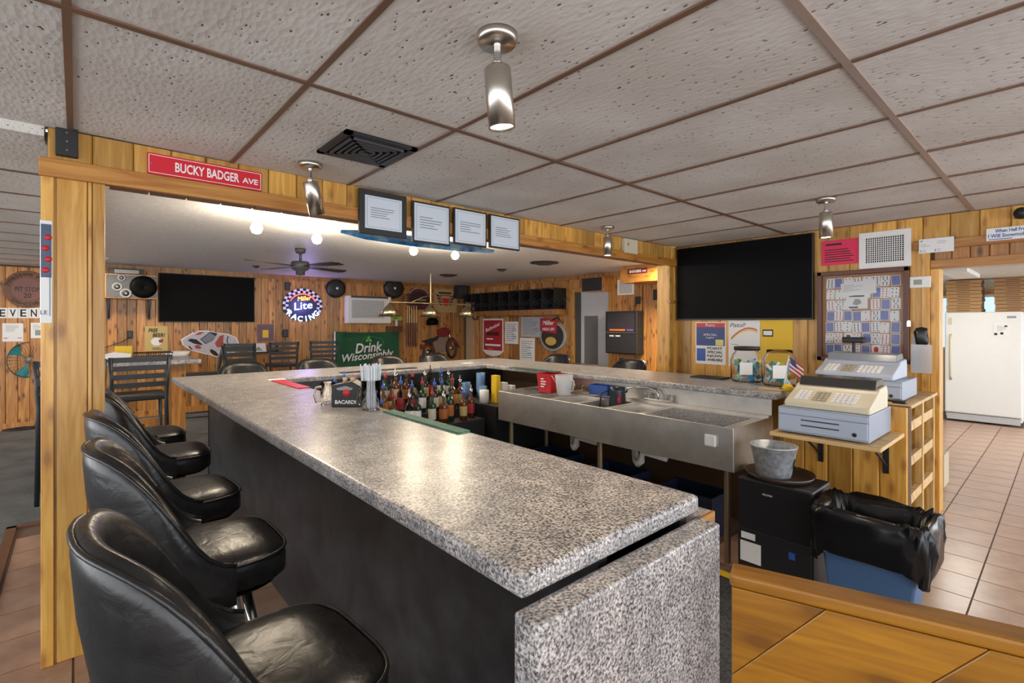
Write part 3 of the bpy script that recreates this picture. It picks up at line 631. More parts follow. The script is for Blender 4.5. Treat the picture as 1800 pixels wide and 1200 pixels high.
t, w_, h = poster('right', (1281, 563, 1336, 645), 'white_poster', 'white poster with a red and yellow curve beside the blue beer poster', PAPER)
q = MB()
for mi, rr in ((0, .42), (1, .38)):
    pts = [(w_*(-.42 + .84*i/12), h*(.0 + rr*math.sin(math.pi*(.15 + .5*i/12))) - h*.1) for i in range(13)]
    for i in range(12): q.add([(pts[i][0], -.0036, pts[i][1]), (pts[i+1][0], -.0036, pts[i+1][1]), (pts[i+1][0], -.0036, pts[i+1][1]+h*.03), (pts[i][0], -.0036, pts[i][1]+h*.03)], [(0, 1, 2, 3)], mi)
q.build('curve_stripe', [RED, YELLOW], t); lettering(t, [('Pistol!', INK, -w_*.2, h*.40, w_*.5, h*.09, 0, .3)], -.0036); lines(t, w_*.4, h*.05, 1, -.0036, plain((.3, .3, .35), .6), x=-w_*.2, z=-h*.02)
t, w_, h = poster('right', (1338, 562, 1394, 640), 'yellow_poster', 'bright yellow poster behind the clear jars', plain((.78, .50, .02), .5, var=.03)); panel(t, 'panel', INK, w_*.34, h*.16, -.004, -.003, x=-w_*.28, z=h*.2); panel(t, 'inset', PAPER, w_*.28, h*.1, -.0046, -.004, x=-w_*.28, z=h*.2)
t, w_, h = poster('right', (1444, 421, 1509, 465), 'pink_notice', 'bright pink printed notice beside the white wall vent', plain((.72, .03, .10), .6, var=.04)); lines(t, w_*.76, h*.12, 1, -.0036, z=h*.33, seed=3, th=.6, name='printed_heading'); lines(t, w_*.8, h*.55, 6, -.0036, z=-h*.12, seed=5, th=.35)
t, w_, h = mount('right', (1511, 406, 1602, 470), 'wall_vent', 'white square egg-crate return air grille above the card board', 'vent')
fw = .045; q = MB(); q.box(-w_/2, w_/2, -.014, 0, h/2-fw, h/2).box(-w_/2, w_/2, -.014, 0, -h/2, -h/2+fw).box(-w_/2, -w_/2+fw, -.014, 0, -h/2+fw, h/2-fw).box(w_/2-fw, w_/2, -.014, 0, -h/2+fw, h/2-fw); q.build('frame', WHITE, t)
bx('backing', plain((.01, .01, .01), .9), t, -w_/2+fw, w_/2-fw, -.002, 0, -h/2+fw, h/2-fw)
for i in range(1, 17): xx = -w_/2+fw + (w_-2*fw)*i/17; bx('bar', WHITE, t, xx-.0024, xx+.0024, -.012, -.003, -h/2+fw, h/2-fw)
for i in range(1, 12): zz = -h/2+fw + (h-2*fw)*i/12; bx('bar', WHITE, t, -w_/2+fw, w_/2-fw, -.0115, -.003, zz-.002, zz+.002)
t, w_, h = mount('right', (1617, 419, 1678, 444), 'price_card', 'white handwritten price card hanging on the doorway trim', 'sign'); t.location.x -= .03; panel(t, 'card', PAPER, w_, h, -.003, 0)
lettering(t, [('#1', INK, -w_*.42, h*.36, w_*.06, h*.14), ('$', INK, -w_*.44, -h*.34, w_*.035, h*.16), ('$', INK, -w_*.02, -h*.34, w_*.035, h*.16)], -.0036)
for xx, zz, ww, sd_ in ((-.3, .05, .28, 1), (.16, .2, .26, 2), (-.32, -.34, .16, 3), (.12, -.34, .18, 4)): lines(t, w_*ww, h*.24, 2, -.0036, GREY, x=w_*xx, z=h*zz, seed=sd_, th=.22, name='handwriting')
t, w_, h = mount('right', (1735, 399, 1824, 421), 'bumper_sign', 'white sign with blue lettering When Hell Freezes I Will Snowmobile', 'sign'); t.location.x -= .03; panel(t, 'plate', PAPER, w_, h, -.003, 0); NB = plain((.02, .09, .32), .5)
lettering(t, [('When Hell Freezes', NB, w_*.06, h*.26, w_*.76, h*.28, .02), ('I Will Snowmobile', NB, -w_*.04, -h*.12, w_*.84, h*.30, .02)], -.0036); lines(t, w_*.9, h*.1, 1, -.0036, NB, z=-h*.4, th=.6, name='small_print')
t, w_, h = mount('right', (1600, 486, 1637, 506), 'thermostat', 'white thermostat with small grey display beside the doorway', 'thermostat'); panel(t, 'case', WHITE, w_, h, -.03, 0, bevel=.006); panel(t, 'display', plain((.25, .28, .24), .3), w_*.4, h*.45, -.031, -.03, x=-w_*.1)
t, w_, h = mount('right', (1778, 364, 1815, 389), 'security_camera', 'black security camera above the doorway', 'camera'); MB().lathe([(0, .09), (.035, .085), (.04, .05), (.03, 0)], 20, axis='-y').build('dome', BLACK, t); panel(t, 'mount_plate', BLACK, .07, .05, -.012, 0)
t, w_, h = mount('right', (1603, 572, 1640, 655), 'brochure_pocket', 'clear plastic wall pocket holding a crumpled black bag beside the doorway', 'holder'); panel(t, 'pocket', PLASTIC, w_, h*.6, -.04, -.036, z=-h*.2); panel(t, 'pocket_back', PLASTIC, w_, h*.8, -.003, 0, z=-h*.1)
rr_ = random.Random(4); MB().grid(lambda i, j: (math.cos(i*.52)*math.sin(math.pi*j/6)**.4*w_*.38*rr_.uniform(.7, 1.15), -.022 + math.sin(i*.52)*math.sin(math.pi*j/6)*.014, h*.27 - math.cos(math.pi*j/6)*h*.2), 12, 7, cu=True).build('crumpled_bag', plain((.01, .01, .012), .25), t)
# card board
t, w_, h = mount('right', (1439, 474, 1600, 636), 'card_board', 'brown framed glass-front board of playing cards beside the television', 'board')
BW, BHt = w_, h; panel(t, 'backing', plain(s2l(176, 132, 92), .8), w_, h, -.012, 0)
FR = plain(s2l(96, 58, 46), .4); fw = .035
for a in ((-w_/2, w_/2, h/2-fw, h/2), (-w_/2, w_/2, -h/2, -h/2+fw), (-w_/2, -w_/2+fw, -h/2, h/2), (w_/2-fw, w_/2, -h/2, h/2)): bx('frame_rail', FR, t, a[0], a[1], -.045, 0, a[2], a[3], bevel=.004)
MB().cyl((w_/2, -.05, -.05), (w_/2, -.045, -.05), .012, n=12).box(w_/2-.012, w_/2+.012, -.052, -.045, -.085, -.055).build('padlock', CHROME, t)
pane = bx('glass_pane', glass(rough=.01), t, -w_/2+fw, w_/2-fw, -.040, -.038, -h/2+fw, h/2-fw)
CBK = plain(s2l(112, 118, 176), .5); CRED = plain((.6, .02, .03), .5)
cw, chh = .060, .084; cmesh = {}
def pip(q, x, z, s, red, m):
    if red: q.add([(x, -.0011, z+s), (x+s*.7, -.0011, z), (x, -.0011, z-s), (x-s*.7, -.0011, z)], [(0, 1, 2, 3)], m)
    else: q.add([(x, -.0011, z+s), (x+s*.8, -.0011, z-s*.3), (x+s*.2, -.0011, z-s*.2), (x+s*.3, -.0011, z-s), (x-s*.3, -.0011, z-s), (x-s*.2, -.0011, z-s*.2), (x-s*.8, -.0011, z-s*.3)], [(0, 1, 2, 3, 4, 5, 6)], m)
def card(kind, red):
    key = (kind, red)
    if key in cmesh: return cmesh[key]
    q = MB(); q.box(-cw/2, cw/2, -.001, 0, -chh/2, chh/2, 0)
    if kind == 'back': q.box(-cw*.44, cw*.44, -.0014, -.001, -chh*.45, chh*.45, 1); me = q.mesh('playing_card', [PAPER, CBK])
    else:
        if kind == 'face':
            q.prism([(-cw*.25, -chh*.36), (cw*.2, -chh*.36), (cw*.28, 0), (cw*.1, chh*.36), (-cw*.2, chh*.3), (-cw*.3, 0)], -.0013, -.001, 2); q.prism([(-.012, -.01), (.01, -.02), (.016, .02), (-.01, .026)], -.0016, -.0012, 1)
        else:
            rows = {2: [1, 1], 3: [1, 1, 1], 4: [2, 2], 5: [2, 1, 2], 6: [2, 2, 2], 7: [2, 1, 2, 2], 8: [2, 2, 2, 2], 9: [2, 2, 1, 2, 2], 10: [2, 2, 2, 2, 2]}[kind]
            for i, c in enumerate(rows):
                z = chh*.34 - chh*.68*i/(len(rows)-1)
                for x in ([0] if c == 1 else [-cw*.2, cw*.2]): pip(q, x, z, .0075, red, 1)
        pip(q, -cw*.4, chh*.4, .005, red, 1); pip(q, cw*.4, -chh*.4, .005, red, 1)
        me = q.mesh('playing_card', [PAPER, CRED if red else INK, plain(s2l(196, 170, 110), .5)])
    cmesh[key] = me; return me
rc = random.Random(11); tw = {}
ordn = ['top', 'second', 'third', 'fourth', 'fifth', 'sixth', 'bottom']
words = {2: 'two', 3: 'three', 4: 'four', 5: 'five', 6: 'six', 7: 'seven', 8: 'eight', 9: 'nine', 10: 'ten', 'face': 'picture'}
M = Matrix.Translation(t.location) @ Matrix.Rotation(-R(90), 4, 'Z')
for r_ in range(7):
    for c in range(8):
        if r_ == 2 and c in (3, 4): continue
        kind = 'back' if rc.random() < .24 else rc.choice([2, 3, 4, 5, 6, 7, 8, 9, 10, 10, 9, 8, 'face']); red = rc.random() < .5
        o = bpy.data.objects.new('playing_card', card(kind, red)); link(o)
        x = -BW/2 + fw + .055 + (BW - 2*fw - .11)*c/7 + rc.uniform(-.006, .006); z = BHt/2 - fw - .065 - (BHt - 2*fw - .13)*r_/6 + rc.uniform(-.004, .004)
        o.location = M @ Vector((x, -.0125 - .0012*(c % 2), z)); o.rotation_euler = (0, rc.uniform(-.06, .06), -R(90))
        col_ = ['first', 'second', 'third', 'fourth', 'fifth', 'sixth', 'seventh', 'eighth'][c]
        lab = ('blue-backed card in the %s row of the board, %s from the television side' % (ordn[r_], col_)) if kind == 'back' else ('%s %s card in the %s row of the board, %s from the television side' % ('red' if red else 'black', words[kind], ordn[r_], col_))
        tag(o, lab, 'card', 'playing cards on the board' if kind != 'back' else 'face-down cards on the board')
ns = thing('handwritten_note', 'white handwritten note slanted over the playing cards', 'note', M @ Vector((-.02, -.02, BHt*.30)), -R(90)); ns.rotation_euler = (0, R(-6), -R(90)); panel(ns, 'paper', PAPER, .24, .11, -.002, 0); lines(ns, .14, .06, 4, -.0026, GREY, x=-.035, z=.012, seed=8, th=.2, name='handwriting')
nd = thing('printed_slip', 'white slip with a drawing in the middle of the card board', 'note', M @ Vector((-.03, -.018, BHt*.155)), -R(90)); panel(nd, 'paper', PAPER, .15, .115, -.002, 0); lines(nd, .11, .014, 1, -.0026, z=.046, seed=2, th=.8, name='printed_heading'); lines(nd, .11, .014, 1, -.0026, z=-.046, seed=4, th=.8, name='printed_heading'); MB().prism([(-.03, -.02), (.0, -.03), (.035, -.01), (.02, .02), (-.01, .025)], -.003, -.002).build('drawing', GREY, nd)
# ---- far wall ----
t, w_, h = mount('far', (183, 485, 273, 526), 'speaker_cabinet', 'wide wooden speaker cabinet with grey front on wall brackets', 'speaker')
MB().box(-w_/2, w_/2, -.30, 0, -h/2, h/2).build('cabinet', KNOTTY, t, bevel=.004); panel(t, 'baffle', plain((.10, .10, .11), .6), w_*.96, h*.92, -.306, -.30)
MB().lathe([(.0, .004), (.03, .012), (.10, .03), (.15, .012), (.165, .0)], 32, axis='-y', c=(w_*.22, -.306, 0)).build('woofer', BLACKG, t)
for x_, z_, r_ in ((-.28, -.01, .06), (-.12, -.1, .07), (-.2, .12, .045)):
    MB().lathe([(r_*.6, .004), (r_*.75, .012), (r_, .008), (r_, 0)], 24, axis='-y', c=(w_*x_, -.306, z_)).build('driver_ring', GREY, t); MB().lathe([(0, .003), (r_*.6, .006), (r_*.7, 0)], 20, axis='-y', c=(w_*x_, -.306, z_)).build('driver', BLACK, t)
for s_ in (-.42, .36): MB().box(w_*s_-.02, w_*s_+.02, -.02, 0, -h/2-.3, -h/2).tube([(w_*s_, -.01, -h/2-.28), (w_*s_, -.24, -h/2-.005)], .012, 6).build('bracket', DKGREY, t)
t2, w2, h2 = mount('far', (190, 473, 250, 483), 'receiver', 'black stereo receiver lying on the wooden speaker', 'receiver'); t2.location.y -= .03; t2.location.z = t.location.z + h/2 + h2/2; panel(t2, 'case', BLACK, w2, h2, -.24, 0, bevel=.003); panel(t2, 'face_plate', GREY, w2*.7, h2*.6, -.243, -.24)
t, w_, h = mount('far', (5, 476, 90, 541), 'oval_sign', 'brown carved oval wooden sign reading PIT STOP 20 Sno-Club', 'sign')
MB().prism(ellipse(w_/2, h/2, 48), -.03, 0).build('plaque', BROWN, t, bevel=.01); MB().prism(ellipse(w_*.33, h*.30, 40), -.034, -.03).build('inner_oval', plain(s2l(122, 84, 80), .6), t)
lettering(t, [('PIT STOP', INK, 0, h*.0, w_*.5, h*.12), ('20', INK, 0, -h*.17, w_*.16, h*.13), ], -.036)
for word, a0, a1, up in (('TombStone Pie', 165, 35, 1), ('Sno-Club', 225, 300, -1)):
    its = []
    for k, ch_ in enumerate(word):
        if ch_ == ' ': continue
        a = R(a0 + (a1 - a0)*k/(len(word) - 1)); its.append((textmesh(ch_, INK, h=(h*.07 if ch_ in 'nomeu' else h*.02 if ch_ == '-' else h*.1), bold=.01), (w_*.415*math.cos(a), -.0315, h*.40*math.sin(a)), (R(90) - a)*.8 if up > 0 else -(a - R(270))*.8))
    joinm('curved_lettering', t, its)
for k, ch in enumerate('EVENT'):
    u = 4 + k*18.5; t, w_, h = mount('far', (u - 9, 541, u + 9, 559), 'letter_sheet', 'white sheet with large black letter %s below the oval sign' % ch + (' (first in the word)' if k == 0 else ' (third in the word)' if k == 2 else ''), 'sign', 'EVENT letter sheets'); panel(t, 'sheet', PAPER, w_, h, -.003, 0); lettering(t, [(ch, INK, 0, 0, w_*.6, h*.72, .02)], -.0036)
for k, (u0, v0, u1, v1) in enumerate(((4, 568, 41, 600), (54, 567, 79, 594))):
    t, w_, h = mount('far', (u0, v0, u1, v1), 'flyer', ['white printed flyer with red hearts above the fan', 'white flyer with a grey picture beside the pine post'][k], 'flyer'); panel(t, 'sheet', PAPER, w_, h, -.003, 0); lines(t, w_*.7, h*.35, 4, -.0036, GREY, z=h*.22, seed=k)
    if k == 0:
        for s_ in (-1, 1): MB().prism([(s_*w_*.33, -h*.35), (s_*w_*.33+.03, -h*.28), (s_*w_*.33, -h*.3), (s_*w_*.33-.03, -h*.28)], -.004, -.003).build('heart', RED, t)
    else: panel(t, 'picture', GREY, w_*.4, h*.35, -.0036, -.003, z=-h*.15)
t, w_, h = mount('far', (255, 573, 295, 617), 'tin_sign', 'cream tin sign reading FREE BEER! beside the racing car', 'sign'); panel(t, 'plate', plain(s2l(196, 172, 110), .5), w_, h, -.004, 0, bevel=.002)
lettering(t, [('FREE', INK, -w_*.15, h*.33, w_*.42, h*.15, .03, .2), ('BEER!', INK, w_*.1, h*.14, w_*.55, h*.15, .03, .2)], -.005); lines(t, w_*.6, h*.1, 2, -.0046, x=w_*.1, z=-h*.4, seed=3, th=.4); MB().prism([(w_*.08, -h*.05), (w_*.3, -h*.02), (w_*.26, -h*.16), (w_*.12, -h*.17)], -.0065, -.0055).build('red_mark', plain((.3, .03, .05), .5), t); MB().prism(ellipse(w_*.25, h*.16, 20, 0, -h*.12), -.0055, -.004).build('picture', PAPER, t)
# race car cutout
t, w_, h = mount('far', (318, 582, 420, 628), 'race_car_sign', 'flat cutout of a white racing car with red and black patches', 'sign'); h *= 1.0
CP = lambda pts: [((x - 875)/1530*w_, (500 - z)/700*h*1.06) for x, z in pts]
out = [(110, 360), (420, 190), (450, 210), (560, 155), (800, 150), (1050, 210), (1330, 240), (1560, 330), (1640, 480), (1600, 640), (1430, 800), (1280, 850), (1120, 850), (1080, 800), (1020, 830), (900, 780), (640, 720), (400, 650), (270, 580), (150, 500)]
MB().prism(CP(out), -.006, 0).build('cutout', PAPER, t)
CGR = plain(s2l(186, 180, 190), .4, var=.15); CRD = plain(s2l(160, 62, 48), .4, var=.2)
for nm, pts, mt, y in (('body_print', [(875 + (x - 875)*.96, 500 + (z - 500)*.93) for x, z in out], CGR, -.0068), ('windscreen', [(590, 370), (850, 185), (1050, 225), (930, 400), (730, 490)], INK, -.0076), ('windscreen_glass', [(620, 372), (850, 210), (1000, 290), (920, 390), (735, 470)], plain(s2l(110, 116, 130), .3), -.0084),
    ('side_window', [(270, 390), (350, 345), (500, 370), (650, 490), (640, 515), (430, 470)], INK, -.0076), ('roof_mark', [(450, 270), (560, 185), (700, 185), (600, 250)], CRD, -.0076), ('hood_mark', [(975, 480), (1040, 390), (1100, 300), (1220, 260), (1200, 420), (1220, 500), (1160, 570), (1040, 580)], CRD, -.0076),
    ('door_mark', [(450, 540), (510, 500), (590, 520), (630, 590), (560, 610), (470, 590)], CRD, -.0076), ('front_lip', [(1120, 825), (1420, 770), (1430, 795), (1280, 845), (1130, 845)], RED, -.0076), ('hood_stripe', [(1320, 300), (1350, 300), (1320, 420), (1370, 560), (1350, 565), (1290, 430)], INK, -.0076),
    ('rear_wheel', [(290, 520), (330, 530), (400, 610), (390, 630), (330, 590)], INK, -.0076), ('front_wheel', [(840, 640), (900, 625), (1000, 680), (1085, 780), (1040, 805), (950, 780), (860, 700)], INK, -.0076)):
    MB().prism(CP(pts), y, -.006).build(nm, mt, t)
t, w_, h = poster('far', (452, 570, 481, 600), 'tap_poster', 'dark picture poster with a yellow note above the napkin shelf', plain(s2l(110, 84, 96), .5, var=.6, scale=30)); panel(t, 'yellow_note', YELLOW, w_*.36, h*.45, -.005, -.003, z=-h*.05)
for u, v, s_ in ((228.5, 588, 'with a cord beside the wooden speaker'), (505, 503, 'high beside the neon sign'), (501, 586, 'low beside the neon sign')):
    t, w_, h = mount('far', (u - 5, v - 7, u + 5, v + 7), 'outlet', 'black wall outlet ' + s_, 'outlet'); panel(t, 'plate', BLACK, w_, h, -.01, 0, bevel=.003); panel(t, 'socket', DKGREY, w_*.5, h*.7, -.013, -.01)
    if v > 580 and u < 300: MB().tube([(0, -.015, -h*.3), (-.1, -.03, -h*.9), (-.28, -.03, -h*1.5), (-.4, -.02, -h*2.2)], .006, 6).build('cord', BLACK, t)
# neon sign
t, w_, h = mount('far', (496, 508, 566, 566), 'neon_sign', 'oval chequered neon sign reading Miller Lite RACING', 'neon sign')
q = MB(); ns_ = 48
for i in range(ns_):
    a0 = R(-28) + (R(236))*i/ns_; a1 = R(-28) + R(236)*(i+1)/ns_
    for k in range(2):
        r0, r1 = .36 + k*.07, .43 + k*.07
        q.add([(w_*r0*math.cos(a0), -.02, h*r0*math.sin(a0)+h*.02), (w_*r1*math.cos(a0), -.02, h*r1*math.sin(a0)+h*.02), (w_*r1*math.cos(a1), -.02, h*r1*math.sin(a1)+h*.02), (w_*r0*math.cos(a1), -.02, h*r0*math.sin(a1)+h*.02)], [(0, 1, 2, 3)], (i//2 + k) % 2)
q.build('chequered_band', [INK, PAPER], t); MB().prism(ellipse(w_*.36, h*.36, 40, 0, h*.02), -.022, -.012).build('centre_oval', plain((.01, .015, .06), .4), t)
MB().prism(ellipse(w_*.5, h*.5, 40, 0, h*.02), -.012, 0).build('back_board', BLACK, t)
MB().tube([(w_*.33*math.cos(a), -.03, h*.33*math.sin(a) + h*.02) for a in [R(20 + 140*i/16) for i in range(17)]], .007, 6).build('red_tube', emis((1, .06, .02), 5), t)
lettering(t, [('Miller', emis((1, .32, .02), 4), w_*.03, h*.22, w_*.34, h*.13, .0, .2, R(-6))], -.03, 'orange_lettering'); lettering(t, [('Lite', emis((.55, .75, 1), 3.2), 0, h*.0, w_*.46, h*.22, .0, .12, R(-8))], -.032, 'white_lettering')
EB = emis((.35, .5, 1), 7); its = []
for k, ch in enumerate('RACING'):
    a = R(-90 + (-50 + 20*k)); its.append((textmesh(ch, EB, h=h*.16, bold=.01), (w_*.43*math.cos(a), -.03, h*.46*math.sin(a) + h*.06), -R(-50 + 20*k)*.8))
joinm('blue_lettering', t, its)
l = bpy.data.lights.new('neon_glow', 'POINT'); l.energy = 5; l.color = (.35, .3, 1); l.shadow_soft_size = .15; lo = bpy.data.objects.new('glow', l); link(lo, t); lo.location = (0, -.2, 0)
for u, lab in ((589, 'between the neon sign and air conditioner'), (690, 'beside the red ornate beer sign')):
    t, w_, h = mount('far', (u - 17, 493, u + 17, 521), 'round_speaker', 'round black wall speaker ' + lab, 'speaker', 'round black speakers')
    MB().lathe([(0, .10), (.04, .105), (w_*.36, .10), (w_*.46, .09), (w_*.48, .0)], 32, axis='-y').build('housing', BLACK, t); MB().lathe([(0, .012), (.025, .008), (.025, 0)], 16, axis='-y', c=(0, -.10, 0)).build('centre_cap', PAPER, t)
t, w_, h = mount('far', (605, 521, 681, 568), 'air_conditioner', 'white through-wall air conditioner with grey louvred grille', 'air conditioner'); panel(t, 'case', WHITE, w_, h, -.16, 0, bevel=.01); panel(t, 'grille', plain((.45, .46, .47), .5), w_*.74, h*.66, -.165, -.16, x=-w_*.04, z=h*.02)
for k in range(9): panel(t, 'louvre', plain((.6, .61, .62), .5), w_*.72, .008, -.172, -.163, x=-w_*.04, z=-h*.28 + h*.6*k/8)
panel(t, 'top_vent', DKGREY, w_*.85, h*.07, -.165, -.1, z=h*.46)
# green flag
t, w_, h = mount('far', (587, 582, 700, 652), 'green_flag', 'green hanging flag reading Drink Wisconsinbly with a clover', 'flag')
FLG = plain(s2l(22, 84, 54), .7, var=.1); t.location.y -= .03
MB().grid(lambda i, j: (-w_/2 + w_*i/30, -.008*math.sin(i*.55 + j*.25) - .01*math.exp(-((i-3)/2)**2), h/2 - h*j/12 - .03*h*math.sin(math.pi*i/30)*(1 - j/12)), 31, 13).build('cloth', FLG, t)
panel(t, 'white_hem', PAPER, .025, h, -.016, -.004, x=-w_/2)
lettering(t, [('Drink', PAPER, 0, h*.10, w_*.42, h*.24, .02, .25, R(-4)), ('Wisconsinbly', PAPER, 0, -h*.13, w_*.80, h*.24, .02, .25, R(-4))], -.028)
MB().tube([(w_*x, -.024, h*z) for x, z in ((-.1, .22), (-.08, .32), (0, .40), (.03, .36), (.12, .34), (.2, .30), (.24, .22), (.2, .12), (.2, 0))], .005, 5).build('state_outline', plain((.05, .3, .12), .6), t)
for a in (90, 210, 330): MB().lathe([(0, .003), (.03, .003), (.03, 0)], 14, axis='-y', c=(.04*math.cos(R(a)) + 0, -.024, h*.29 + .035*math.sin(R(a)))).build('clover_leaf', plain((.15, .5, .08), .5), t)
# cues
for k in range(5):
    p = onY(715 + 4*k, 600, YF - .03); c = thing('pool_cue', 'pale pool cue in the wall rack, %s from the air conditioner' % ['first', 'second', 'third', 'fourth', 'fifth'][k], 'pool cue', (p.x, YF - .05, .93), 0, 'pool cues in the rack'); MB().cyl((0, 0, 0), (0, 0, .5), .016, .012, 8).build('butt', plain(s2l(110, 60, 40), .3), c); MB().cyl((0, 0, .5), (0, 0, .86), .012, .007, 8).build('shaft', plain(s2l(226, 200, 150), .3), c)
t, w_, h = mount('far', (678, 573, 705, 583), 'chalk_shelf', 'small dark wooden chalk shelf on the pine wall', 'shelf'); panel(t, 'board', DARKW, w_, h, -.06, 0); o = tag(MB().lathe([(0, 0), (.03, 0), (.03, .10), (.012, .13), (.012, .15), (0, .15)], 14).build('powder_bottle', plain((.6, .75, .78), .4), loc=(t.location.x + .05, t.location.y - .03, t.location.z + h/2)), 'pale plastic powder bottle on the chalk shelf', 'bottle')
t, w_, h = mount('far', (688, 556, 707, 563), 'green_plate', 'small lime green sign above the chalk shelf', 'sign'); panel(t, 'plate', plain((.35, .55, .08), .5), w_, h, -.004, 0); lines(t, w_*.5, h*.3, 1, -.0046, th=.6)
t, w_, h = mount('far', (709, 506, 760, 545), 'ornate_beer_sign', 'dark red ornate beer sign with silver trim behind the billiard lamp', 'sign')
MB().prism([(x*w_, z*h) for x, z in ((-.5, -.2), (-.5, .15), (-.3, .25), (-.25, .45), (.0, .5), (.25, .45), (.3, .25), (.5, .15), (.5, -.2), (.3, -.3), (.2, -.48), (-.2, -.48), (-.3, -.3))], -.03, 0).build('plaque', plain(s2l(84, 30, 34), .4), t, bevel=.006); MB().prism(ellipse(w_*.32, h*.3, 30), -.036, -.03).build('inner_oval', plain((.03, .01, .012), .4), t); panel(t, 'silver_bar', GREY, w_*.3, h*.06, -.039, -.036, x=w_*.1, z=-h*.04); MB().tube([(w_*.34*math.cos(a), -.034, h*.1 + h*.38*math.sin(a)) for a in [R(20 + 140*i/12) for i in range(13)]], .014, 6).build('silver_arch', GREY, t)
for s_ in (-1, 1):
    for k in range(4): MB().prism([(s_*w_*.36, h*(.10 - .08*k)), (s_*w_*.48, h*(.14 - .08*k)), (s_*w_*.48, h*(.10 - .08*k))], -.034, -.029).build('wing_stripe', TAN, t)
t, w_, h = mount('far', (763, 508, 803, 549), 'wings_poster', 'tan poster with black wings emblem and red shield', 'poster'); panel(t, 'sheet', plain(s2l(176, 146, 104), .7), w_, h, -.003, 0)
for s_ in (-1, 1):
    for k in range(4): MB().prism([(s_*w_*.12, h*(.15 - .1*k)), (s_*w_*(.42 - .05*k), h*(.28 - .13*k)), (s_*w_*(.38 - .05*k), h*(.18 - .13*k))], -.005, -.003).build('wing_feather', INK, t)
MB().prism([(-w_*.15, .1*h), (w_*.15, .1*h), (w_*.12, -.15*h), (0, -.25*h), (-w_*.12, -.15*h)], -.006, -.003).build('shield', RED, t); lines(t, w_*.62, h*.1, 1, -.0036, z=h*.33, th=.7, seed=6, name='printed_heading'); lines(t, w_*.5, h*.06, 1, -.0036, z=h*.23, th=.5, seed=6)
# motorcycle cutout
t, w_, h = mount('far', (738, 562, 806, 632), 'motorcycle_sign', 'flat tin cutout of a red cruiser motorcycle', 'sign'); RD = plain(s2l(120, 30, 34), .35)
for x_, z_, r_ in ((.3, -.22, .19), (-.30, -.3, .18)):
    MB().tube([(w_*x_ + w_*r_*.62*math.cos(a), -.02, h*z_ + w_*r_*1.1*math.sin(a)) for a in [2*math.pi*i/24 for i in range(24)]], .03, 8, closed=True).build('tyre', BLACK, t); MB().lathe([(0, .02), (.05, .015), (.05, 0)], 14, axis='-y', c=(w_*x_, -.01, h*z_)).build('hub', CHROME, t)
MB().prism([(x*w_, z*h) for x, z in ((-.1, .25), (.1, .32), (.28, .22), (.2, .1), (-.05, .08))], -.05, -.01).build('fuel_tank', RD, t, bevel=.01); MB().prism([(x*w_, z*h) for x, z in ((-.48, -.02), (-.2, .05), (-.05, .1), (-.08, .0), (-.3, -.1))], -.05, -.01).build('saddle', BLACK, t, bevel=.008)
MB().prism([(x*w_, z*h) for x, z in ((-.2, .06), (.15, .08), (.12, -.3), (-.15, -.32))], -.045, -.01).build('engine', plain(s2l(150, 140, 130), .3, .6), t, bevel=.01); MB().tube([(w_*.2, -.03, h*.3), (w_*.3, -.03, -h*.22)], .014, 8).tube([(w_*.2, -.03, h*.3), (w_*.08, -.03, h*.42), (-w_*.02, -.03, h*.40)], .012, 8).build('fork', CHROME, t)
MB().prism([(x*w_, z*h) for x, z in ((-.5, -.1), (-.2, -.14), (-.12, -.3), (-.3, -.14), (-.5, -.22))], -.05, -.01).build('rear_fender', RD, t); MB().tube([(w_*.2, -.025, h*.28), (-.0, -.025, -h*.05), (-w_*.3, -.025, -h*.3)], .016, 8).build('frame_tube', BLACK, t); MB().prism([(x*w_, z*h) for x, z in ((.16, -.06), (.3, .02), (.44, -.06), (.48, -.2), (.42, -.1), (.3, -.04))], -.05, -.01).build('front_fender', RD, t); MB().tube([(-w_*.45, -.03, -h*.42), (w_*.1, -.03, -h*.38)], .02, 8).build('exhaust', CHROME, t)
tag(MB().lathe([(0, .16), (.09, .15), (.13, .09), (.13, .0), (0, .0)], 20).build('helmet', BLACKG, loc=(onY(760, 571, YF-.15).x, YF - .15, onY(760, 571, YF-.15).z)), 'black motorcycle helmet hung above the motorcycle cutout', 'helmet')
t, w_, h = mount('far', (797, 503, 815, 525), 'corner_speaker', 'small black speaker high in the far corner', 'speaker'); panel(t, 'box', BLACK, w_, h, -.18, 0, bevel=.01); panel(t, 'grille', DKGREY, w_*.8, h*.85, -.185, -.18)
# ---- far right wall ----
t, w_, h = mount('farright', (820, 527, 834, 640), 'service_door', 'plain beige door in the far corner with dark frame edge', 'door'); panel(t, 'leaf', plain(s2l(190, 160, 124), .6), w_, 2.0, -.03, 0, z=1.0 - t.location.z); panel(t, 'jamb', DKGREY, .04, 2.0, -.05, 0, x=-w_/2, z=1.0 - t.location.z)
t, w_, h = mount('farright', (832, 551, 843, 563), 'letter_ornament', 'dark metal letters CI hung beside the beige door', 'ornament'); lettering(t, [('CI', INK, 0, 0, w_*.9, h*.9, .03)], -.04)
p0 = onX(836, 528, XF); p1 = onX(997, 528, XF); nC = 9; cwid = (p0.y - p1.y)/nC
sb = tag(bx('crate_shelf', KNOTTY, None, XF - .34, XF - .016, p1.y - .03, p0.y + .03, onX(915, 546, XF).z - .10, onX(915, 546, XF).z), 'long pine shelf board under the row of black crates', 'shelf')
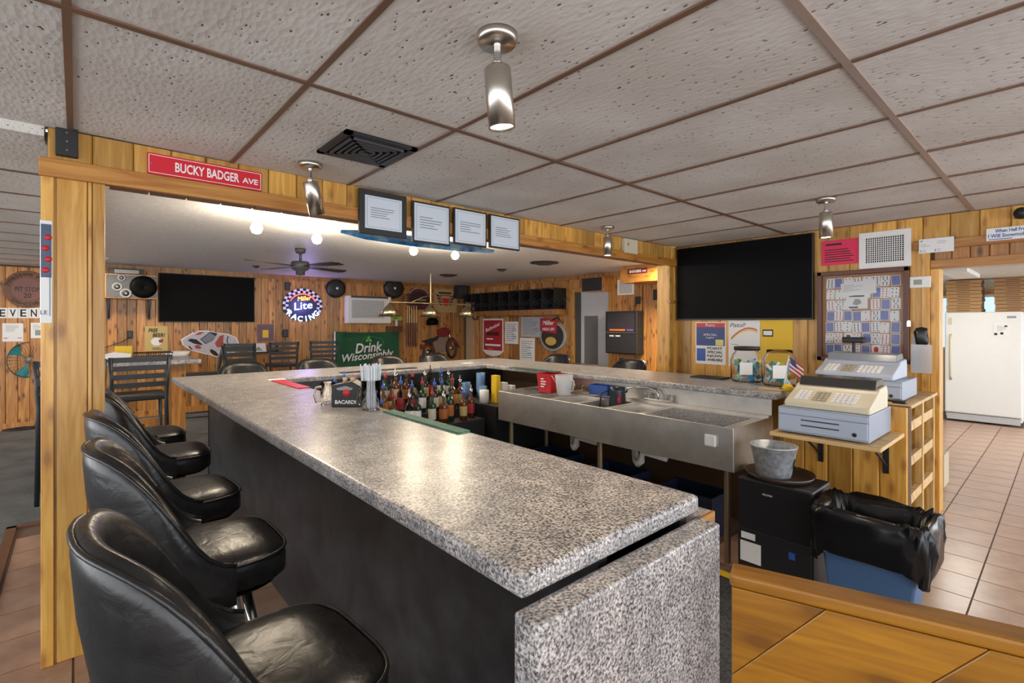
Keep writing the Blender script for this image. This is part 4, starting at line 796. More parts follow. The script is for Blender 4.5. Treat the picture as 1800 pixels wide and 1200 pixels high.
def crate():
    t = thing('milk_crate', '', 'crate'); s_ = cwid*.97; hh = onX(915, 513, XF).z - onX(915, 546, XF).z
    e = .014
    q = MB()
    for x in (-s_/2, s_/2-e):
        for y in (-.16, .16-e): q.box(x, x+e, y, y+e, 0, hh)
    for z in (0, hh-e): q.box(-s_/2, s_/2, -.16, -.16+e, z, z+e).box(-s_/2, s_/2, .16-e, .16, z, z+e).box(-s_/2, -s_/2+e, -.16, .16, z, z+e).box(s_/2-e, s_/2, -.16, .16, z, z+e)
    q.build('frame', BLACK, t); q = MB(); bx('base', BLACK, t, -s_/2, s_/2, -.16, .16, 0, .01); bx('back_panel', plain((.02, .02, .022), .6), t, -s_/2+e, s_/2-e, .158, .162, .012, hh-.012)
    for sx in (-1, 1): bx('side_panel', BLACK, t, sx*(s_/2-.004)-.002, sx*(s_/2-.004)+.002, -.14, .15, hh*.55, hh-.012)
    for sx in (-1, 1):
        q = MB()
        for k in range(3): q.tube([(sx*(s_/2-.008), -.15, hh*(k)/3), (sx*(s_/2-.008), .15, hh*(k+1)/3)], .006, 4).tube([(sx*(s_/2-.008), .15, hh*k/3), (sx*(s_/2-.008), -.15, hh*(k+1)/3)], .006, 4)
        q.build('side_lattice', BLACK, t)
    q = MB()
    for k in range(4): q.tube([(-s_/2 + s_*k/4, .15, 0), (-s_/2 + s_*(k+1)/4, .15, hh)], .006, 4).tube([(-s_/2 + s_*(k+1)/4, .15, 0), (-s_/2 + s_*k/4, .15, hh)], .006, 4)
    q.build('back_lattice', BLACK, t); return t
cr = crate()
for k in range(nC):
    o = cr if k == 0 else copy_tree(cr); o.location = (XF - .185, p0.y - cwid*(k + .5), onX(915, 546, XF).z + .005); o.rotation_euler = (0, 0, -R(90)); o['label'] = 'black plastic milk crate on the pine shelf, %s from the beige door end' % ['first', 'second', 'third', 'fourth', 'fifth', 'sixth', 'seventh', 'eighth', 'ninth'][k]; o['group'] = 'black milk crates on the shelf'
t, w_, h = mount('farright', (849, 560, 885, 626), 'beer_banner', 'red and white Budweiser racing car banner on the far wall', 'banner'); MB().prism([(x*w_, z*h) for x, z in ((-.5, .5), (.5, .5), (.5, -.36), (.3, -.46), (0, -.5), (-.3, -.46), (-.5, -.36))], -.004, 0).build('cloth', PAPER, t); panel(t, 'red_field', plain((.42, .02, .03), .5), w_*.9, h*.8, -.006, -.004, z=h*.06)
lettering(t, [('Budweiser', PAPER, 0, h*.28, w_*.75, h*.10, .02, .2, R(-18))], -.008); lines(t, w_*.6, h*.06, 1, -.0085, PAPER, z=-h*.04, th=.6, name='script_line'); lines(t, w_*.5, h*.04, 1, -.0085, ORANGE, z=-h*.3, th=.6, name='small_print'); panel(t, 'car_picture', plain((.1, .012, .015), .4), w_*.6, h*.1, -.008, -.006, z=h*.10, bevel=.01); panel(t, 'stripe', PAPER, w_*.75, h*.05, -.008, -.006, z=-h*.2)
for k, (bxp, lb) in enumerate((((888, 565, 911, 604), 'white printed schedule sheet right of the red banner'), ((916, 557, 955, 592), 'grey map poster above the white chart'), ((914, 594, 940, 634), 'white tall chart sheet under the map poster'))):
    t, w_, h = poster('farright', bxp, ['schedule_poster', 'map_poster', 'chart_poster'][k], lb, [PAPER, plain(s2l(176, 180, 186), .6, var=.2, scale=20), PAPER][k]); lines(t, w_*.8, h*.8, 9, -.0036, plain((.2, .22, .26), .6), seed=k + 20); lines(t, w_*.35, h*.6, 6, -.0038, plain((.3, .32, .36), .6), x=w_*.2, seed=k + 40)
t, w_, h = mount('farright', (950, 556, 997, 618), 'round_beer_sign', 'round Miller High Life sign with a red banner and gold motorcycles', 'sign'); MB().prism(ellipse(w_*.48, h*.42, 40, 0, -h*.06), -.03, 0).build('disc', plain(s2l(150, 160, 170), .3), t, bevel=.006); MB().prism(ellipse(w_*.41, h*.36, 40, 0, -h*.06), -.034, -.03).build('picture', plain(s2l(52, 44, 40), .5, var=.7, scale=18), t)
MB().prism([(-w_*.45, h*.46), (w_*.2, h*.40), (w_*.15, h*.02), (-w_*.45, h*.08)], -.045, -.035).build('red_banner', plain((.42, .02, .04), .5), t); lettering(t, [('Miller', PAPER, -w_*.13, h*.32, w_*.45, h*.13, .02, .3), ('HIGH LIFE', PAPER, -w_*.13, h*.14, w_*.45, h*.08, .02)], -.047)
MB().prism(ellipse(w_*.2, h*.12, 20, -w_*.05, -h*.2), -.04, -.03).build('gold_motif', plain((.6, .42, .1), .4), t); MB().tube([(w_*.02, -.05, h*.4), (w_*.2, -.05, h*.47), (w_*.42, -.05, h*.3)], .01, 6).build('hanger_strap', BLACK, t)
# doorway in the far right wall
DG_ = plain(s2l(96, 96, 98), .5); d1 = MB()
for a in ((DY0 - .07, DY0, 0, 2.05), (DY1, DY1 + .07, 0, 2.05), (DY0, DY1, 1.98, 2.05)): d1.box(XF - .04, XF + .03, a[0], a[1], a[2], a[3])
d1 = struct(d1.build('door_1', PINE)); bx('door_leaf', DG_, d1, XF - .012, XF - .004, DY0 + (DY1-DY0)*.32, DY0 + (DY1-DY0)*.72, .0, 1.55); bx('pale_wall_beyond', plain(s2l(176, 178, 184), .6), d1, XF - .010, XF + .0, DY0, DY0 + (DY1-DY0)*.85, 0, 1.98); bx('dark_edge', DKGREY, d1, XF - .016, XF - .004, DY0 + (DY1-DY0)*.82, DY1, 0, 1.98)
t, w_, h = mount('farright', (1040, 489, 1075, 513), 'wall_speaker', 'black wooden-sided speaker above the far doorway', 'speaker'); panel(t, 'box', KNOTTY, w_, h, -.25, 0, bevel=.004); panel(t, 'grille', BLACK, w_*.98, h*.94, -.262, -.25)
t, w_, h = mount('farright', (1033, 488, 1041, 505), 'blue_pennant', 'small blue badge poster beside the wooden-sided speaker', 'poster'); panel(t, 'sheet', NAVY, w_, h, -.003, 0); panel(t, 'figure', PAPER, w_*.3, h*.6, -.005, -.003)
t, w_, h = mount('farright', (1086, 491, 1115, 518), 'louvred_vent', 'white framed louvred vent left of the jukebox wiring', 'vent'); panel(t, 'frame', WHITE, w_, h, -.012, 0); 
for k in range(9): panel(t, 'louvre', GREY, w_*.76, h*.045, -.016, -.01, z=-h*.36 + h*.72*k/8)
t, w_, h = mount('farright', (1117, 521, 1126, 534), 'outlet', 'black outlet with a cord above the jukebox', 'outlet'); panel(t, 'plate', BLACK, w_, h, -.012, 0); MB().tube([(0, -.02, -h*.3), (-.06, -.03, -h*.8), (-.04, -.03, -h*1.5), (.08, -.03, -h*1.9)], .006, 6).tube([(w_, -.02, h*2), (w_, -.02, -h*2)], .006, 6).build('cord', BLACK, t)
t, w_, h = mount('farright', (1077, 547, 1132, 621), 'jukebox', 'black wall jukebox with a dark touch screen', 'jukebox'); panel(t, 'cabinet', BLACK, w_, h, -.2, 0, bevel=.012); panel(t, 'screen', plain((.03, .03, .04), .1), w_*.84, h*.42, -.206, -.2, z=h*.24); panel(t, 'menu_strip', ORANGE, w_*.5, h*.04, -.2075, -.206, x=-w_*.1, z=h*.06); panel(t, 'menu_strip', plain((.15, .08, .3), .4), w_*.2, h*.04, -.2075, -.206, x=w_*.3, z=h*.06)
panel(t, 'chrome_trim', CHROME, w_*.94, .008, -.21, -.2, z=0); panel(t, 'lower_door', plain((.02, .02, .022), .4), w_*.9, h*.44, -.206, -.2, z=-h*.25)
for xx in (-.28, -.08): panel(t, 'label', PAPER, w_*.15, h*.03, -.2075, -.206, x=xx*w_, z=-h*.08)
p = onX(1127, 480, XF - .5); sf = thing('soffit_box', 'pine boxed soffit hanging beside the right post', 'soffit', (p.x, p.y, 0)); bx('casing', PINE_Y, sf, -.1, .5, -.62, .30, onX(1127, 496, XF-.5).z, ZF - .002); 
t = thing('small_street_sign', 'small dark red sign reading BADGERS AVE on the pine soffit', 'sign', (p.x - .102, p.y + .0, onX(1117, 478, XF-.5).z), -R(90)); panel(t, 'plate', plain(s2l(100, 26, 36), .4), .34, .075, -.004, 0); lettering(t, [('BADGERS', PAPER, -.03, 0, .2, .04, .02), ('AVE', PAPER, .12, -.005, .06, .025, .02)], -.005)
t, w_, h = mount('farright', (1152, 508, 1171, 527), 'badge_sign', 'small dark sign with an orange shield beside the post', 'sign'); panel(t, 'plate', INK, w_*1.4, h, -.004, 0); MB().prism([(-.05, .03), (.05, .03), (.03, -.04), (0, -.06), (-.03, -.04)], -.006, -.004).build('shield', ORANGE, t)
# ---------------- far room fittings ----------------
def bulb(u, v, z, label, en=40):
    p = onZ(u, v, z); t = thing('bulb_light', label, 'light', (p.x, p.y, ZF), 0, 'bulb lights on the stucco ceiling')
    MB().lathe([(0, 0), (.05, 0), (.045, -.02), (0, -.022)], 20).cyl((0, 0, -.02), (0, 0, -(ZF - z) + .04), .014, n=10).build('holder', WHITE, t)
    b = MB().lathe([(0, -.045), (.03, -.035), (.045, 0), (.03, .035), (0, .045)], 18).build('bulb', emis((1, .85, .62), 18), t); b.location = (0, 0, -(ZF - z))
    l = bpy.data.lights.new('bulb_glow', 'POINT'); l.energy = en; l.color = (1, .84, .62); l.shadow_soft_size = .06; lo = bpy.data.objects.new('glow', l); link(lo, t); lo.location = (0, 0, -(ZF - z) - .07)
bulb(451, 401, 2.15, 'bright bulb nearest the pine post in the far room', 17); bulb(557, 420, 2.17, 'bright bulb under the white cone beside the tilted spotlight', 14); bulb(727, 441, 2.17, 'bright bulb under the blue board, nearer the wide black certificate frame', 14); bulb(800, 449, 2.17, 'bright bulb under the pointed tip of the blue board', 15)
# lamp glowing past the post edge, plus an unseen one added for fill light
pl_ = onZ(176, 452, ZF)
for X, Y in ((pl_.x, pl_.y), (6.0, 3.55)):
    t = thing('flush_lamp', 'flush white ceiling lamp of the far room %s' % ('near the wooden speaker' if X < 2 else 'behind the right post'), 'light', (X, Y, ZF)); MB().lathe([(0, 0), (.10, 0), (.09, -.03), (0, -.045)], 24).build('shade', WHITE, t)
    l = bpy.data.lights.new('flush_glow', 'AREA'); l.energy = 12 if X < 2 else 90; l.size = .3; l.color = (1, .86, .66); lo = bpy.data.objects.new('glow', l); link(lo, t); lo.location = (0, 0, -.05)
# ceiling fan
p = onZ(528, 437, ZF); f = thing('ceiling_fan', 'dark ceiling fan with four blades near the neon sign', 'fan', (p.x, p.y, ZF))
MB().lathe([(0, 0), (.06, 0), (.05, -.05), (.015, -.06), (.015, -.14), (.09, -.15), (.11, -.19), (.09, -.24), (.05, -.26), (.05, -.30), (0, -.31)], 24).build('motor', DKGREY, f)
for k in range(4):
    b = MB().add([(.1, -.04, 0), (.2, -.06, .004), (.62, -.075, .01), (.66, -.03, .008), (.66, .03, -.004), (.62, .075, -.008), (.2, .06, -.004), (.1, .04, 0)], [tuple(range(8))]); o = b.build('blade', plain((.03, .025, .022), .4), f); m_ = o.modifiers.new('t', 'SOLIDIFY'); m_.thickness = .008; o.location = (0, 0, -.2); o.rotation_euler = (0, 0, R(20 + 90*k))
for (u, v, s_, lb) in ((788, 483, .16, 'black round ceiling vent over the pool table lamp'), (957, 461, .2, 'black round ceiling vent right of the blue board'), (882, 473, .08, 'small dark ceiling vent between the round vents'), (450, 467, .05, 'tiny dark hole cover in the stucco ceiling')):
    p = onZ(u, v, ZF); t = thing('round_vent', lb, 'vent', (p.x, p.y, ZF)); MB().lathe([(0, -.03), (s_*.4, -.03), (s_*.6, -.015), (s_, -.012), (s_, 0)], 24).build('rim', BLACK, t); MB().lathe([(s_*.5, -.034), (s_*.7, -.022), (s_*.72, -.016)], 24).build('ring', DKGREY, t)
# blue board hung under the ceiling behind the header
A, B = onY(600, 408, YH + .5), onY(868, 441, YH + .5); L_ = (B - A).length; t = thing('painted_board', 'long pointed blue painted board hung under the ceiling behind the certificates', 'board', ((A + B)/2), 0); t.rotation_euler = (0, math.atan2(-(B.z-A.z), B.x-A.x), 0)
MB().prism([(-L_/2, .015), (-L_*.38, .05), (-L_*.1, .07), (L_*.2, .06), (L_*.45, .015), (L_/2, -.005), (L_*.45, -.03), (L_*.2, -.06), (-L_*.1, -.07), (-L_*.38, -.045)], -.012, .012, plane='xy').build('deck', speckle('blue_print', [(.35, (.01, .05, .22)), (.5, (.03, .22, .5)), (.65, (.3, .5, .62))], 6, rough=.3), t); t.rotation_euler[0] = R(35)
MB().prism([(L_*.40, .02), (L_/2, -.005), (L_*.40, -.03)], -.0125, .0125, plane='xy').build('pale_tip', CREAM, t)
for s_ in (-.3, .3): MB().cyl((L_*s_, 0, .01), (L_*s_, .06, .30), .002, n=6).build('hanging_wire', DKGREY, t)
# billiard lamp
p = onZ(757, 478, ZF); p.y = 7.4; p = onY(757, 478, 7.4); bl = thing('billiard_lamp', 'brass three-shade billiard lamp hanging over the far room', 'lamp', (p.x, 7.4, ZF)); zb = onY(757, 533, 7.4).z - ZF
span = (onY(828, 535, 7.4).x - onY(690, 535, 7.4).x)/2
MB().cyl((0, 0, 0), (0, 0, zb), .012, n=10).cyl((-span, 0, zb), (span, 0, zb), .014, n=10).tube([(-.5*span, 0, zb), (-.2*span, 0, zb + .1), (0, 0, zb + .14)], .008, 6).build('bar', BRASS, bl)
for s_ in (-1, 0, 1):
    sh_ = MB().lathe([(.02, zb), (.03, zb - .04), (.06, zb - .06), (.19, zb - .235), (.185, zb - .235), (.055, zb - .07)], 28, c=(s_*span*.97, 0, 0)).build('shade', BRASS, bl); MB().lathe([(0, zb - .22), (.17, zb - .225), (.17, zb - .222)], 24, c=(s_*span*.97, 0, 0)).build('diffuser', emis((1, .9, .72), 3), bl)
# ---------------- furniture in the far room ----------------
def make_chair(bar=True):
    t = thing('high_chair', '', 'chair'); z = .76; K = plain((.02, .024, .03), .4)
    MB().box(-.20, .20, -.20, .20, z - .03, z + .02).build('seat', BLACK, t, bevel=.012)
    for sx in (-1, 1):
        MB().tube([(sx*.19, -.19, .0), (sx*.185, -.185, z - .02)], .015, 8).build('leg', K, t)
        MB().tube([(sx*.20, .22, .0), (sx*.19, .19, z - .02), (sx*.195, .20, z + .12), (sx*.205, .245, z + .36)], .016, 8).build('back_post', K, t)
        MB().tube([(sx*.19, -.19, .26), (sx*.195, .2, .26)], .009, 6).build('side_rail', K, t)
    for k in range(4): bx('back_slat', K, t, -.19, .19, .195 + .014*k, .212 + .014*k, z + .09 + .075*k, z + .135 + .075*k)
    MB().tube([(-.19, -.19, .3), (.19, -.19, .3)], .009, 6).build('foot_rail', K, t); MB().tube([(-.195, .2, .22), (.195, .2, .22)], .009, 6).build('foot_rail', K, t)
    return t
ch = make_chair(); fst = True
for X, Y, a, lab in ((.42, 5.62, 180, 'dark ladder-back high chair turned towards the granite high-top table, back to the bar'), (1.18, 7.3, -100, 'dark ladder-back high chair at the side of the high-top table near the race car'), (1.62, 6.75, 20, 'dark ladder-back high chair standing behind the bar corner'), (-.03, 5.5, 180, 'dark ladder-back high chair in the left bay behind the post'), (2.45, 8.35, 175, 'dark high chair at the wall shelf below the picture poster'), (3.15, 8.4, 160, 'dark high chair right of the wall shelf'), (1.9, 8.2, 150, 'dark high chair between the race car and wall shelf')):
    o = ch if fst else copy_tree(ch); fst = False; o.location = (X, Y, .006); o.rotation_euler = (0, 0, R(a)); o['label'] = lab; o['group'] = 'dark ladder-back high chairs'
ht = thing('high_top_table', 'granite-topped high table on pine legs in the far room', 'table', (0, 0, 0)); bx('top', GR, ht, -.05, .98, 6.02, 6.85, 1.0, 1.045, bevel=.008)
for X in (.12, .80): bx('leg_panel', KNOTTY, ht, X - .06, X + .06, 6.15, 6.7, .006, 1.0); 
bx('stretcher', KNOTTY, ht, .12, .8, 6.38, 6.46, .3, .42)
# things on the high-top
nh = thing('napkin_holder', 'white napkins fanned in a holder on the high-top table', 'napkins', (.28, 6.25, 1.045)); MB().prism([(-.09, 0), (.11, 0), (.13, .07), (.0, .09), (-.10, .06)], -.06, .06).build('napkins', PAPER, nh); bx('holder', BLACK, nh, -.1, .1, -.07, .07, 0, .02)
bk_ = thing('wire_basket', 'black lattice condiment basket on the high-top table', 'basket', (.60, 6.35, 1.045)); bx('base', BLACK, bk_, -.16, .16, -.1, .1, 0, .01)
q = MB()
for k in range(9):
    for y in (-.1, .1): q.tube([(-.16 + .04*k - .02*(k > 0), y, .0), (-.16 + .04*k, y, .07)], .004, 4)
for z in (.03, .07): q.tube([(-.16, -.1, z), (.16, -.1, z), (.16, .1, z), (-.16, .1, z)], .005, 4, closed=True)
q.build('lattice', BLACK, bk_)
tag(bx('yellow_box', YELLOW, None, .30, .44, 6.55, 6.62, 1.045, 1.18, bevel=.004), 'yellow packet box standing on the high-top table', 'box')
tag(MB().lathe([(0, 0), (.10, .0), (.13, .06), (.12, .06), (.09, .012), (0, .012)], 24).build('white_bowl', WHITE, loc=(.84, 6.62, 1.045)), 'white bowl behind the black basket on the high-top table', 'bowl')
ws = thing('napkin_shelf', 'small dark wall shelf below the picture poster', 'shelf', (onY(460, 617, YF).x, YF - .016, onY(460, 617, YF).z)); bx('board', BLACK, ws, -.26, .26, -.2, 0, -.02, 0)
x0 = ws.location.x; z0 = ws.location.z; nb_ = thing('napkin_box', 'white napkin dispenser on the small wall shelf', 'napkins', (x0 - .1, YF - .12, z0)); MB().prism([(-.13, 0), (.13, 0), (.11, .14), (-.11, .14)], -.06, .06).build('case', PAPER, nb_); MB().prism([(-.07, .02), (.07, .02), (0, .09)], -.065, -.058).build('label', GREY, nb_)
for k, m_ in enumerate((GREY, plain((.25, .2, .2), .4), BLACK)): tag(MB().lathe([(0, 0), (.025, 0), (.025, .07), (.015, .10), (.018, .12), (0, .125)], 12).build('shaker', m_, loc=(x0 + .10 + .06*k, YF - .10, z0)), ['grey', 'brown', 'black'][k] + ' shaker beside the napkin dispenser on the wall shelf', 'shaker')
# round tables at right
for X, Y, lb in ((5.9, 5.3, 'round dark pedestal table in front of the far doorway'),):
    t = thing('round_table', lb, 'table', (X, Y, .006)); MB().lathe([(0, .72), (.45, .72), (.46, .735), (.45, .75), (0, .75)], 36).build('top', plain(s2l(88, 74, 66), .3), t); MB().cyl((0, 0, .03), (0, 0, .72), .04, n=14).build('pedestal', BLACK, t); MB().lathe([(0, 0), (.28, 0), (.27, .02), (.05, .05), (0, .05)], 24).build('foot', BLACK, t)
def dining(X, Y, a, lb):
    t = thing('dining_chair', lb, 'chair', (X, Y, .006), R(a), 'dark dining chairs'); bx('seat', BLACK, t, -.2, .2, -.2, .2, .43, .47, bevel=.01); bx('back_panel', BLACK, t, -.19, .19, .19, .215, .62, .86, bevel=.01)
    for sx in (-1, 1): MB().tube([(sx*.18, -.18, 0), (sx*.18, -.18, .44)], .014, 8).build('leg', DKGREY, t); MB().tube([(sx*.18, .2, 0), (sx*.18, .2, .86)], .014, 8).build('back_post', DKGREY, t)
dining(5.35, 5.75, 60, 'dark dining chair at the round table on the banner side'); dining(6.3, 4.75, -120, 'dark dining chair at the round table on the jukebox side'); dining(5.75, 4.2, -150, 'dark dining chair behind the sink bar near the jukebox')
# pedestal fan
p = onZ(40, 752, .006); f = thing('pedestal_fan', 'black pedestal fan with teal blades against the pine wall', 'fan', (p.x, p.y, .006)); zh = onY(30, 633, p.y).z
MB().lathe([(0, 0), (.22, 0), (.21, .02), (.06, .04), (0, .045)], 28).build('base', BLACK, f); MB().cyl((0, 0, .03), (0, 0, zh - .1), .018, n=12).cyl((0, 0, .03), (0, 0, .5), .026, n=12).build('pole', BLACK, f)
hd_ = MB().lathe([(0, -.12), (.06, -.12), (.07, 0), (.05, .06), (0, .07)], 18, axis='-y').build('motor', BLACK, f); hd_.location = (0, .0, zh); hd_.rotation_euler = (0, 0, R(35))
RG = .235; q = MB()
for k in range(28): a = 2*math.pi*k/28; q.tube([(.04*math.cos(a), -.13, .04*math.sin(a)), (RG*.7*math.cos(a), -.15, RG*.7*math.sin(a)), (RG*math.cos(a), -.10, RG*math.sin(a)), (RG*.7*math.cos(a), -.045, RG*.7*math.sin(a))], .0022, 4)
q.tube([(RG*math.cos(2*math.pi*i/32), -.10, RG*math.sin(2*math.pi*i/32)) for i in range(32)], .006, 6, closed=True); q.build('cage', DKGREY, hd_)
for k in range(3):
    a = R(120*k + 15); b = MB(); b.grid(lambda i, j: (math.cos(a + (j-3)*.16*(i/4))*(.04 + .19*i/4), -.09 - .02*math.sin((j-3)*.35), math.sin(a + (j-3)*.16*(i/4))*(.04 + .19*i/4)), 5, 7); b.build('blade', TEAL, hd_)
MB().lathe([(0, .13), (.03, .125), (.035, .10), (0, .1)], 14, axis='-y').build('hub', GREY, hd_)
# ---------------- kitchen things ----------------
fz = thing('upright_freezer', 'white upright freezer with a long handle in the kitchen', 'freezer', (9.62, .83, 0), -R(90))
MB().box(-.40, .40, .06, .70, .05, 1.58).build('body', WHITE, fz, bevel=.012); MB().box(-.40, .40, 0, .06, .12, 1.58).build('door', WHITE, fz, bevel=.015); bx('kick_grille', plain((.5, .5, .5), .5), fz, -.38, .38, .02, .06, .02, .11)
MB().tube([(-.33, 0, .60), (-.33, -.05, .66), (-.33, -.06, .95), (-.33, -.05, 1.2), (-.33, 0, 1.26)], .014, 8).build('handle', CREAM, fz); bx('lock_plate', CREAM, fz, -.36, -.32, -.006, 0, 1.40, 1.50); bx('badge', GREY, fz, .25, .34, -.004, 0, 1.49, 1.52)
pn = thing('freezer_note', 'white note with dark magnets on the freezer door', 'note', (9.62 - .003, .83 - .2, 1.33), -R(90)); panel(pn, 'paper', PAPER, .16, .17, -.002, 0); panel(pn, 'magnet', INK, .03, .03, -.006, -.002, x=-.06, z=-.06); panel(pn, 'magnet', INK, .03, .03, -.006, -.002, x=-.0, z=-.05); panel(pn, 'magnet', INK, .03, .02, -.006, -.002, x=.04, z=.05); lines(pn, .1, .08, 4, -.0024, GREY, z=.02)
PZ = [plain(s2l(176, 138, 92), .7, var=.08), plain(s2l(160, 124, 84), .7, var=.08)]
for st_, (yc, n_) in enumerate(((1.03, 9), (.52, 10))):
    for k in range(n_):
        o = thing('pizza_box', 'cardboard pizza box, %s from the bottom of the %s stack on the freezer' % (['first', 'second', 'third', 'fourth', 'fifth', 'sixth', 'seventh', 'eighth', 'ninth', 'tenth'][k], 'handle-side' if st_ == 0 else 'hinge-side'), 'pizza box', (9.86 + random.uniform(-.008, .008), yc + random.uniform(-.008, .008), 1.582 + .052*k), -R(90) + random.uniform(-.03, .03), 'pizza boxes on the freezer')
        bx('box', PZ[st_], o, -.19, .19, -.19, .19, 0, .048, bevel=.003); bx('printed_strip', BROWN, o, -.07, .07, -.1908, -.19, .018, .03)
tag(bx('cardboard_carton', plain(s2l(190, 176, 150), .7), None, 5.6, 5.85, .72, .95, 0, .28, bevel=.004), 'pale cardboard carton on the kitchen floor behind the casing', 'carton')
# ---------------- on and behind the bar ----------------
def on_bar(u, v): return onZ(u, v, ZB)
def jar(X, Y, label, lid):
    t = thing('pull_tab_jar', label, 'jar', (X, Y, ZB + .002)); MB().lathe([(0, .001), (.10, .001), (.112, .02), (.115, .16), (.10, .20), (.082, .225), (.082, .25), (.079, .25), (.079, .222), (.097, .198), (.111, .16), (.108, .02), (.09, .006), (0, .006)], 36).build('glass', GLASS, t)
    if lid: MB().lathe([(0, .262), (.088, .262), (.09, .255), (.09, .236), (.085, .236), (.085, .25), (0, .25)], 32).build('lid', BLACK, t)
    bx('paper_label', PAPER, t, -.09, .0, -.1175, -.116, .06, .15).rotation_euler = (0, 0, -R(48))
    r = random.Random(int(X*100)); cs = [plain(s2l(60, 150, 200), .5), plain(s2l(190, 210, 220), .5), plain(s2l(170, 190, 60), .5), plain(s2l(90, 170, 160), .5)]
    for k in range(46):
        a = r.uniform(0, 6.28); rr = .082*math.sqrt(r.random()); z = .012 + .13*(k/46)
        o = MB().box(-.016, .016, -.001, .001, -.026, .026).build('ticket', cs[k % 4], t, loc=(rr*math.cos(a), rr*math.sin(a), z + .012)); o.rotation_euler = (r.uniform(-1, 1), r.uniform(-1.2, 1.2), r.uniform(0, 6))
jar(3.80, 1.62, 'clear jar with a black lid full of paper tickets on the bar end', True); jar(3.72, 1.36, 'open clear jar full of blue tickets beside the cash registers', False)
us = thing('small_flag', 'small American flag on a stick between jar and register', 'flag', (3.45, 1.24, ZB)); MB().cyl((0, 0, 0), (.02, -.03, .23), .003, n=6).build('stick', PAPER, us); bx('stand', BLACK, us, -.02, .02, -.02, .02, 0, .015)
for k in range(7): MB().grid(lambda i, j: (.02 + .0*i, -.03 - .012*i - .004*j, .225 - .014*(k + j) - .009*i), 8, 2).build('stripe', [RED, PAPER][k % 2], us)
MB().grid(lambda i, j: (.0185, -.03 - .012*i - .004*j, .226 - .014*j - .009*i), 4, 5).build('blue_canton', NAVY, us)
tag(MB().lathe([(0, 0), (.025, .0), (.035, .03), (.02, .05), (0, .052)], 12).build('paper_flower', YELLOW, loc=(3.42, 1.20, ZB)), 'yellow paper flower beside the small flag', 'flower')
def tray_(u, v, label, mat, w_, d_):
    p = on_bar(u, v); tag(MB().box(-w_/2, w_/2, -d_/2, d_/2, 0, .012).build('bar_tray', mat, loc=(p.x, p.y, ZB), bevel=.004), label, 'tray')
tray_(1248, 664, 'black bar caddy tray lying on the sink bar beside the jars', BLACK, .16, .26); tray_(1302, 683, 'pale coaster stack on the bar in front of the jars', plain(s2l(150, 150, 140), .5), .08, .12); tray_(1357, 686, 'tan wooden strip on the bar end before the open jar', TAN, .05, .16)
def mat_(u, v, label, mat, w_, d_, a):
    p = on_bar(u, v); o = tag(MB().box(-w_/2, w_/2, -d_/2, d_/2, 0, .007).build('bar_mat', mat, loc=(p.x, p.y, ZB), bevel=.002), label, 'bar mat'); o.rotation_euler = (0, 0, R(a))
mat_(938, 650, 'long green and black rubber mat on the sink bar edge', plain((.03, .08, .05), .6, var=.9, scale=60), .09, .62, 0); mat_(668, 651, 'long black rubber mat on the far bar side', BLACK, .75, .08, 0)
for u, v, lb in ((487, 667, 'white paper slip on the far bar corner'), (822, 638, 'white paper slip at the bend of the far bar')):
    p = on_bar(u, v); tag(MB().box(-.06, .06, -.04, .04, 0, .002).build('paper_slip', PAPER, loc=(p.x, p.y, ZB)), lb, 'paper')
o = tag(MB().box(-.04, .04, -.3, .3, 0, .008).build('red_bar_mat', RED, loc=(1.15, 3.72, ZB)), 'long red bar mat on the inner bar edge beside the caddy', 'bar mat')
o = tag(MB().box(-.03, .03, -.32, .32, 0, .007).build('green_bar_mat', plain((.03, .16, .10), .6, var=.9, scale=50), loc=(1.165, 1.93, ZB)), 'green patterned bar mat on the inner bar edge beside the straws', 'bar mat')
cd = thing('bar_caddy', 'black bar caddy printed BACARDI with a red emblem', 'caddy', (1.09, 2.55, ZB), R(-42)); MB().prism([(-.075, 0), (.075, 0), (.075, .11), (.03, .135), (-.075, .115)], -.05, .05).build('box', BLACK, cd, bevel=.004)
lettering(cd, [('BACARDI', PAPER, 0, .028, .11, .02, .03)], -.0515); MB().lathe([(0, .002), (.02, .002), (.02, 0)], 20, axis='-y', c=(.005, -.05, .075)).build('red_emblem', RED, cd); MB().prism([(-.04, .09), (.03, .09), (.04, .10), (.0, .112), (-.05, .10)], -.052, -.05).build('silver_mark', GREY, cd)
for k in range(2): MB().lathe([(0, 0), (.012, 0), (.012, .03), (.0, .03)], 10, c=(-.02 + .04*k, .0, .12)).build('stopper', TAN, cd)
def mug(X, Y, lb):
    t = thing('beer_mug', lb, 'mug', (X, Y, ZB + .001)); MB().lathe([(0, 0), (.036, 0), (.04, .12), (.037, .12), (.033, .012), (0, .012)], 24).build('glass', GLASS, t); MB().tube([(-.036, -.01, .10), (-.07, -.02, .10), (-.08, -.024, .06), (-.07, -.02, .025), (-.036, -.01, .025)], .007, 8).build('handle', GLASS, t)
mug(1.02, 2.66, 'clear glass beer mug behind the black caddy'); mug(1.165, 2.445, 'clear glass beer mug between the caddy and straws')
st = thing('straw_holder', 'clear tumbler packed with white drinking straws on the bar', 'straws', (1.125, 2.36, ZB + .001)); MB().lathe([(0, 0), (.043, 0), (.05, .15), (.047, .15), (.04, .008), (0, .008)], 28).build('tumbler', GLASS, st)
r = random.Random(5)
for k in range(48):
    a = r.uniform(0, 6.28); rr = .034*math.sqrt(r.random()); MB().cyl((rr*math.cos(a), rr*math.sin(a), .01), (rr*1.5*math.cos(a), rr*1.5*math.sin(a), .225 + r.uniform(-.01, .01)), .0032, n=6).build('straw', plain((.72, .76, .80), .4), st)
